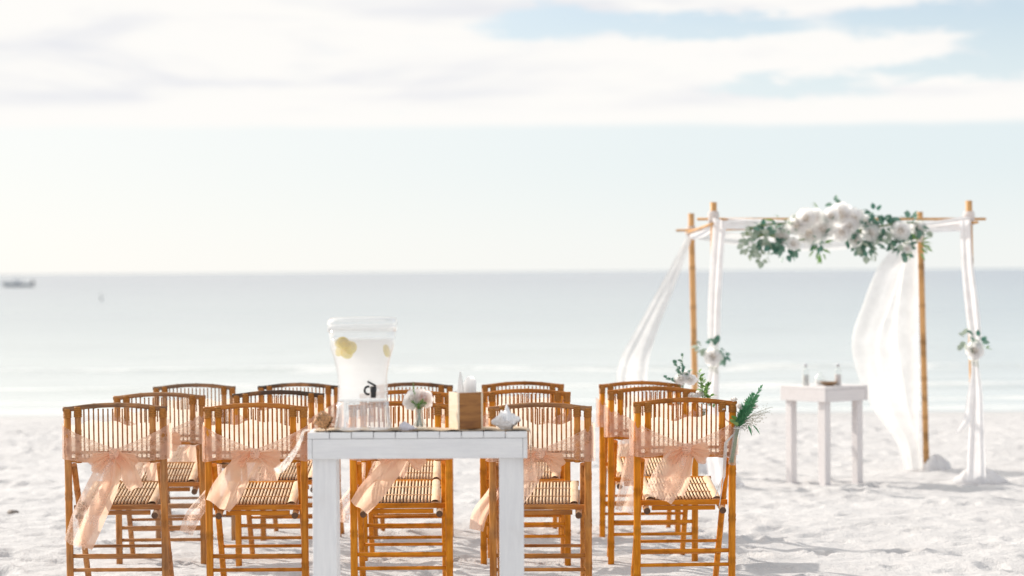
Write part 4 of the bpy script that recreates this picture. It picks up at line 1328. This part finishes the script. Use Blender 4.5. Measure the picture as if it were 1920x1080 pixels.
# beverage dispenser
DX, DY, DZ = -0.560, 9.045, TZ + 0.006
dis = thing('drink_dispenser', 'clear waisted drink dispenser full of lemon water with a black tap', 'drink dispenser', (DX, DY, DZ))
outer = [(0.101, 0.0), (0.102, 0.004), (0.097, 0.045), (0.0955, 0.103), (0.096, 0.108)]
MB().lathe([(0.105, 0.0), (0.1045, 0.006), (0.0975, 0.04), (0.0932, 0.075), (0.092, 0.104)], 56, sq=5).build('pedestal', ACRYL_BASE, dis)
m = MB()
for k in range(22):
    a = 2 * math.pi * (k + 0.5) / 22
    x, y = math.cos(a), math.sin(a)
    g = (abs(x) ** 5 + abs(y) ** 5) ** (-0.2)
    m.tube([(0.1035 * x * g, 0.1035 * y * g, 0.004), (0.0955 * x * g, 0.0955 * y * g, 0.045), (0.091 * x * g, 0.091 * y * g, 0.102)], 0.0035, 6)
m.build('rib', ACRYL, dis)
MB().lathe([(0.0935, 0.1055), (0.0925, 0.112), (0.0915, 0.16), (0.0930, 0.205), (0.104, 0.262), (0.1185, 0.305), (0.1215, 0.33), (0.1235, 0.372)], 60, sq=4.5).build('tank', ACRYL, dis)
MB().lathe([(0.0900, 0.1085), (0.0890, 0.114), (0.0880, 0.16), (0.0895, 0.205), (0.1005, 0.262), (0.1145, 0.305), (0.1170, 0.330), (0.1172, 0.3385)], 60, sq=4.5).build('lemon_water', WATER, dis)
MB().lathe([(0.1275, 0.366), (0.1300, 0.372), (0.1305, 0.398), (0.1265, 0.410), (0.116, 0.4165), (0.07, 0.4185), (0.0, 0.419)], 60, sq=4).build('lid', ACRYL_LID, dis)
MB().lathe([(0.1225, 0.3735), (0.1262, 0.377), (0.1262, 0.388), (0.1225, 0.391)], 60, sq=4).build('lid_rim', ACRYL_LID, dis)
tapx, tapy, tapz = 0.046, -0.094, 0.150
tp = MB().tube([(tapx, tapy + 0.004, tapz), (tapx, tapy - 0.030, tapz)], 0.0105, 14).tube([(tapx, tapy - 0.030, tapz + 0.014), (tapx, tapy - 0.030, tapz - 0.028)], [0.0125, 0.0095], 14)
tp.tube([(tapx - 0.021 + 0.0125 * math.cos(a), tapy - 0.008, tapz - 0.002 + 0.0145 * math.sin(a)) for a in np.linspace(1.1, 5.2, 12)], 0.0042, 8)
tap = tp.build('tap', BLACK, dis)
MB().box((tapx - 0.006, tapy - 0.031, tapz + 0.024), (0.036, 0.014, 0.007), Matrix.Rotation(R(28), 3, 'Y')).build('lever', BLACK, tap, 0.002)
ring = [(tapx + 0.019 * math.cos(a), tapy - 0.001, tapz + 0.019 * math.sin(a)) for a in np.linspace(0, 6.2832, 25)]

lem_lab = 'lemon slice floating near the top of the drink dispenser'
for i, (x, y, z, rx_, rz_) in enumerate(((-0.066, -0.070, 0.322, 62, 14), (-0.040, -0.078, 0.306, 78, -16), (-0.082, -0.045, 0.296, 70, -50), (0.092, -0.040, 0.292, 76, 66), (-0.056, -0.064, 0.286, 58, 22), (-0.078, -0.050, 0.326, 50, -30))):
    t = thing('lemon_slice', ['lemon slice pressed high against the front of the dispenser', 'lemon slice innermost of the front slices in the dispenser', 'lemon slice at the dispenser side away from the tap',
                              'lone lemon slice at the dispenser side above the tap', 'lowest lemon slice against the dispenser front', 'lemon slice at the water line in the dispenser corner'][i], 'lemon slice', (DX + x, DY + y, DZ + z), 0, 'lemon slices in the dispenser')
    t.rotation_euler = (R(rx_), 0, R(rz_))
    MB().lathe([(0.0225, -0.003), (0.0245, -0.002), (0.0245, 0.002), (0.0225, 0.003)], 20).build('rind', RIND, t)
    m = MB()
    for k in range(8):
        a0, a1 = 2 * math.pi * (k + 0.07) / 8, 2 * math.pi * (k + 0.93) / 8
        vs = [(0.0025 * math.cos((a0 + a1) / 2), 0.0025 * math.sin((a0 + a1) / 2), zz_) for zz_ in (-0.0034, 0.0034)]
        for a in np.linspace(a0, a1, 4):
            for zz_ in (-0.0034, 0.0034):
                vs.append((0.021 * math.cos(a), 0.021 * math.sin(a), zz_))
        m.add(vs, [(0, 2, 4), (0, 4, 6), (0, 6, 8), (1, 5, 3), (1, 7, 5), (1, 9, 7)], False)
    m.build('pulp', PULP, t)


# shells
def seashell(name, label, loc, prof, mat, knobs, tilt, canal=0.0, whorls=(), n=54):
    """a whorled shell: profile (along axis, radius); whorls: (position, knob height) rings of knobs; open lip along one side"""
    zs = [p[0] for p in prof]; rs_ = [p[1] for p in prof]
    P = []
    for i in range(61):
        z = zs[0] + (zs[-1] - zs[0]) * i / 60
        row = []
        for k in range(n + 1):
            a = 2 * math.pi * k / n
            zz_ = z + 0.06 * (zs[-1] - zs[0]) * (a / (2 * math.pi) - 0.5)          # the whorls wind upward
            rad = float(np.interp(zz_, zs, rs_))
            for (w_, h_, wd_) in whorls:
                wz = w_ + 0.06 * (zs[-1] - zs[0]) * 0
                rad *= 1 + h_ * math.exp(-((zz_ - wz) / wd_) ** 2) * max(0.0, math.cos(a * knobs / 2 + w_ * 200)) ** 6
            rad *= 1 + 0.025 * math.sin(zz_ * 900) + 0.02 * math.sin(11 * a)
            d_ = math.atan2(math.sin(a - 4.4), math.cos(a - 4.4))
            rad *= 1 + canal * math.exp(-(d_ / 0.35) ** 2) * (1 if zz_ < zs[-1] * 0.45 else 0.2)
            row.append((rad * math.cos(a), rad * math.sin(a), z))
        P.append(row)
    o = MB().grid(P).build(name, mat, None, loc=loc)
    o.rotation_euler = tilt
    return tag(o, label, 'seashell', 'seashells on the drinks table')


seashell('conch_shell', 'brown spiky conch shell at the lace end of the drinks table', (-0.740, 8.985, TZ + 0.0335),
         [(0.0, 0.004), (0.012, 0.013), (0.026, 0.024), (0.044, 0.033), (0.053, 0.030), (0.056, 0.021), (0.064, 0.019), (0.067, 0.012), (0.074, 0.010), (0.077, 0.005), (0.084, 0.0012)],
         CONCH, 17, (R(8), R(76), R(-16)), 0.25, ((0.046, 0.30, 0.0035), (0.058, 0.30, 0.0025), (0.036, 0.18, 0.003), (0.027, 0.12, 0.003), (0.065, 0.25, 0.002)))
seashell('spiky_shell', 'large white spiky shell beside the wooden napkin box', (-0.080, 8.995, TZ + 0.031),
         [(0.0, 0.005), (0.018, 0.016), (0.040, 0.030), (0.062, 0.036), (0.073, 0.031), (0.078, 0.022), (0.090, 0.020), (0.094, 0.012), (0.104, 0.010), (0.110, 0.002)],
         SHELLW, 8, (R(10), R(84), R(10)), 0.35, ((0.064, 0.85, 0.008), (0.040, 0.5, 0.008), (0.083, 0.55, 0.004), (0.020, 0.3, 0.006)))
seashell('cone_shell', 'small grey white cone shell in front of the flower vase', (-0.419, 8.965, TZ + 0.018),
         [(0.0, 0.010), (0.006, 0.016), (0.018, 0.020), (0.024, 0.017), (0.034, 0.0150), (0.038, 0.011), (0.050, 0.008), (0.053, 0.005), (0.066, 0.001)],
         SHELLG, 9, (R(0), R(96), R(-8)), 0.3, ((0.018, 0.25, 0.005), (0.035, 0.15, 0.004)))

# bud vase with flowers
VX, VY = -0.349, 9.03
t = thing('bud_vase', 'small clear glass vase with flared foot on the drinks table', 'vase', (VX, VY, TZ + 0.0065))
MB().lathe([(0.026, 0), (0.0275, 0.003), (0.025, 0.012), (0.017, 0.030), (0.0125, 0.048), (0.0135, 0.062), (0.0185, 0.076), (0.0175, 0.076), (0.0125, 0.062), (0.0115, 0.048), (0.016, 0.030), (0.024, 0.012), (0.0, 0.006)], 24).build('vase_body', GLASS, t)
m = MB()
for q in range(6):
    a = q * 1.1
    m.tube([(0.012 * math.cos(a), 0.012 * math.sin(a), 0.008), (0.004 * math.cos(a + 2), 0.004 * math.sin(a + 2), 0.05), (0.010 * math.cos(a + 3), 0.010 * math.sin(a + 3), 0.09)], 0.0018, 5)
m.build('stem', STEM, t)
o = place(PEONY, 'pink_peony', None, (VX + 0.018, VY - 0.012, TZ + 0.122), face((0.35, -0.8, 0.4), 1.0), 0.038)
tag(o, 'pale pink peony in the bud vase on the drinks table', 'flower')
o = place(ROSE[0], 'white_rose', None, (VX - 0.030, VY - 0.008, TZ + 0.118), face((-0.5, -0.8, 0.3), 0.3), 0.036)
tag(o, 'white rose beside the pink peony in the bud vase', 'flower')
t = thing('fern_sprig', 'green fern sprig under the blooms in the bud vase', 'foliage', (VX, VY - 0.012, TZ + 0.082))
for i, (a, b) in enumerate((((0, 0, 0), (-0.022, -0.01, 0.026)), ((0, 0, 0), (0.024, -0.012, 0.020)), ((0, 0, 0), (0.0, -0.02, 0.016)), ((0, 0, 0), (0.012, -0.02, 0.03)), ((-0.015, 0, 0.02), (-0.022, -0.004, 0.095)))):
    m = MB(); sprig(m, a, b, 40 if i < 4 else 14, 0.022 if i < 4 else 0.016, 0.003, 70 + i); m.build('frond', FRESH, t)

# wooden box with folded napkins
bx = thing('napkin_box', 'open wooden box with one pale side and one walnut side on the drinks table', 'box', (-0.175, 9.025, TZ + 0.0062), R(21))
bs, bh = 0.100, 0.136
hb = bs / 2
MB().box((0, 0, 0.004), (bs - 0.014, bs - 0.014, 0.007)).build('box_floor', BOXW, bx)
MB().box((0, -hb + 0.0035, bh / 2), (bs - 0.0145, 0.007, bh - 0.0006)).build('walnut_panel', BOXW, bx, 0.0012)
MB().box((0, hb - 0.0035, bh / 2), (bs - 0.0145, 0.007, bh - 0.0006)).build('walnut_panel', BOXW, bx, 0.0012)
MB().box((-hb + 0.0035, 0, bh / 2), (0.007, bs, bh)).build('pale_panel', BOXP, bx, 0.0012)
MB().box((hb - 0.0035, 0, bh / 2), (0.007, bs, bh)).build('pale_panel', BOXP, bx, 0.0012)
for i, (x, y, wd, tp_, z1, lb) in enumerate(((-0.194, 9.015, 0.016, 0.004, 0.214, 'tall pointed white napkin standing in the wooden box'),
                                            (-0.157, 9.025, 0.024, 0.021, 0.196, 'wide folded white napkin standing in the wooden box'),
                                            (-0.167, 9.042, 0.022, 0.016, 0.188, 'rear folded white napkin standing in the wooden box'))):
    P = []
    for k in range(13):
        u = k / 12
        hw = wd + (tp_ - wd) * max(0, (u - 0.55) / 0.45) ** 0.8
        rnd_ = 1.0 if u < 0.92 else 1 - 0.5 * ((u - 0.92) / 0.08) ** 2
        P.append([(hw * rnd_ * math.cos(a), 0.010 * math.sin(a) * (1 - 0.4 * u) + 0.003 * math.sin(5 * a + i), (z1 - 0.012) * u) for a in np.linspace(0, 6.2832, 17)])
    o = MB().grid(P).build('folded_napkin', PAPER, None, loc=(x, y, TZ + 0.016), rotz=0.2 * i)
    tag(o, lb, 'napkin', 'napkins in the wooden box')

# ------------------------------------------------------------------ on the water
bt = thing('motor_boat', 'small grey open motor boat lying off the beach', 'boat', (-68.4, 335, -0.33))
P = []
for i in range(15):
    u = i / 14                                           # bow (0) to stern (1)
    x = -2.35 + 4.3 * u
    hw = 0.78 * math.sin(min(1.0, 0.06 + u * 1.9) * math.pi / 2) ** 0.9
    sh = 0.62 - 0.22 * min(1, u * 1.5)
    ov = 0.5 * (1 - min(1, u * 3)) ** 1.3
    P.append([(x + ov * (1 - v), s * hw * (0.55 + 0.45 * v), -0.12 + (sh + 0.12) * v) for s, v in ((-1, 1), (-1, 0.6), (-1, 0.25), (-1, 0.0), (1, 0.0), (1, 0.25), (1, 0.6), (1, 1))])
mm = MB().grid(P)
mm.add([P[-1][k] for k in range(8)], [tuple(range(8))], False)
mm.build('hull', HULL, bt)
P2 = [[(q[0][0], q[0][1] * 0.9 * s, q[0][2] - 0.10) for s in (1, 0, -1)] for q in P]
MB().grid(P2).build('deck', BOATW, bt)
MB().box((-0.15, 0, 0.62), (0.75, 0.85, 0.52)).build('console', BOATW, bt, 0.06)
MB().box((-0.50, 0, 0.95), (0.06, 0.8, 0.30), Matrix.Rotation(R(20), 3, 'Y')).build('windscreen', HULL, bt)
MB().tube([(0.55, 0, 0.35), (0.56, 0, 1.25)], 0.045, 8).box((0.56, 0, 1.1), (0.30, 0.5, 0.07)).build('ski_pole', BOATW, bt)
MB().box((2.02, 0, 0.62), (0.36, 0.36, 0.42)).box((2.08, 0, 0.1), (0.16, 0.14, 0.7)).build('outboard_motor', BOATD, bt, 0.04)
MB().tube([(-2.2, 0.25, 0.52), (-2.0, 0.4, 0.82), (-1.1, 0.62, 0.74)], 0.025, 6).tube([(-2.2, -0.25, 0.52), (-2.0, -0.4, 0.82), (-1.1, -0.62, 0.74)], 0.025, 6).build('bow_rail', BOATW, bt)
bu = thing('marker_buoy', 'faint grey marker buoy floating off the beach', 'buoy', (-27.2, 160, -0.34))
MB().lathe([(0.05, -0.15), (0.13, -0.05), (0.14, 0.05), (0.10, 0.16), (0.04, 0.24), (0.035, 0.42), (0.0, 0.45)], 14).build('float', BUOY, bu)
MB().tube([(0, 0, 0.40), (-0.02, 0, 0.62)], 0.02, 6).build('pole', BUOY, bu)

# ------------------------------------------------------------------ bits of weed lying on the sand
for i, (x, y, s_, lb) in enumerate(((-3.19, 15.4, 0.028, 'small dark lump of weed alone on the sand far from the arch'),)):
    P = []
    r = random.Random(i)
    for a in range(7):
        row = []
        for b in range(13):
            th_, p_ = math.pi * a / 6, 2 * math.pi * b / 12
            q = s_ * (1 + 0.25 * math.sin(3 * p_ + i) * math.sin(th_) + 0.12 * math.sin(5 * p_ + 2 * th_))
            row.append((q * math.sin(th_) * math.cos(p_) * 1.3, q * math.sin(th_) * math.sin(p_), q * math.cos(th_) * 0.55))
        P.append(row)
    o = MB().grid(P).build('weed_lump' if i == 0 else 'pebble', STONE, None, loc=(x, y, gz(x, y) + s_ * 0.3))
    tag(o, lb, 'seaweed' if i == 0 else 'pebble')
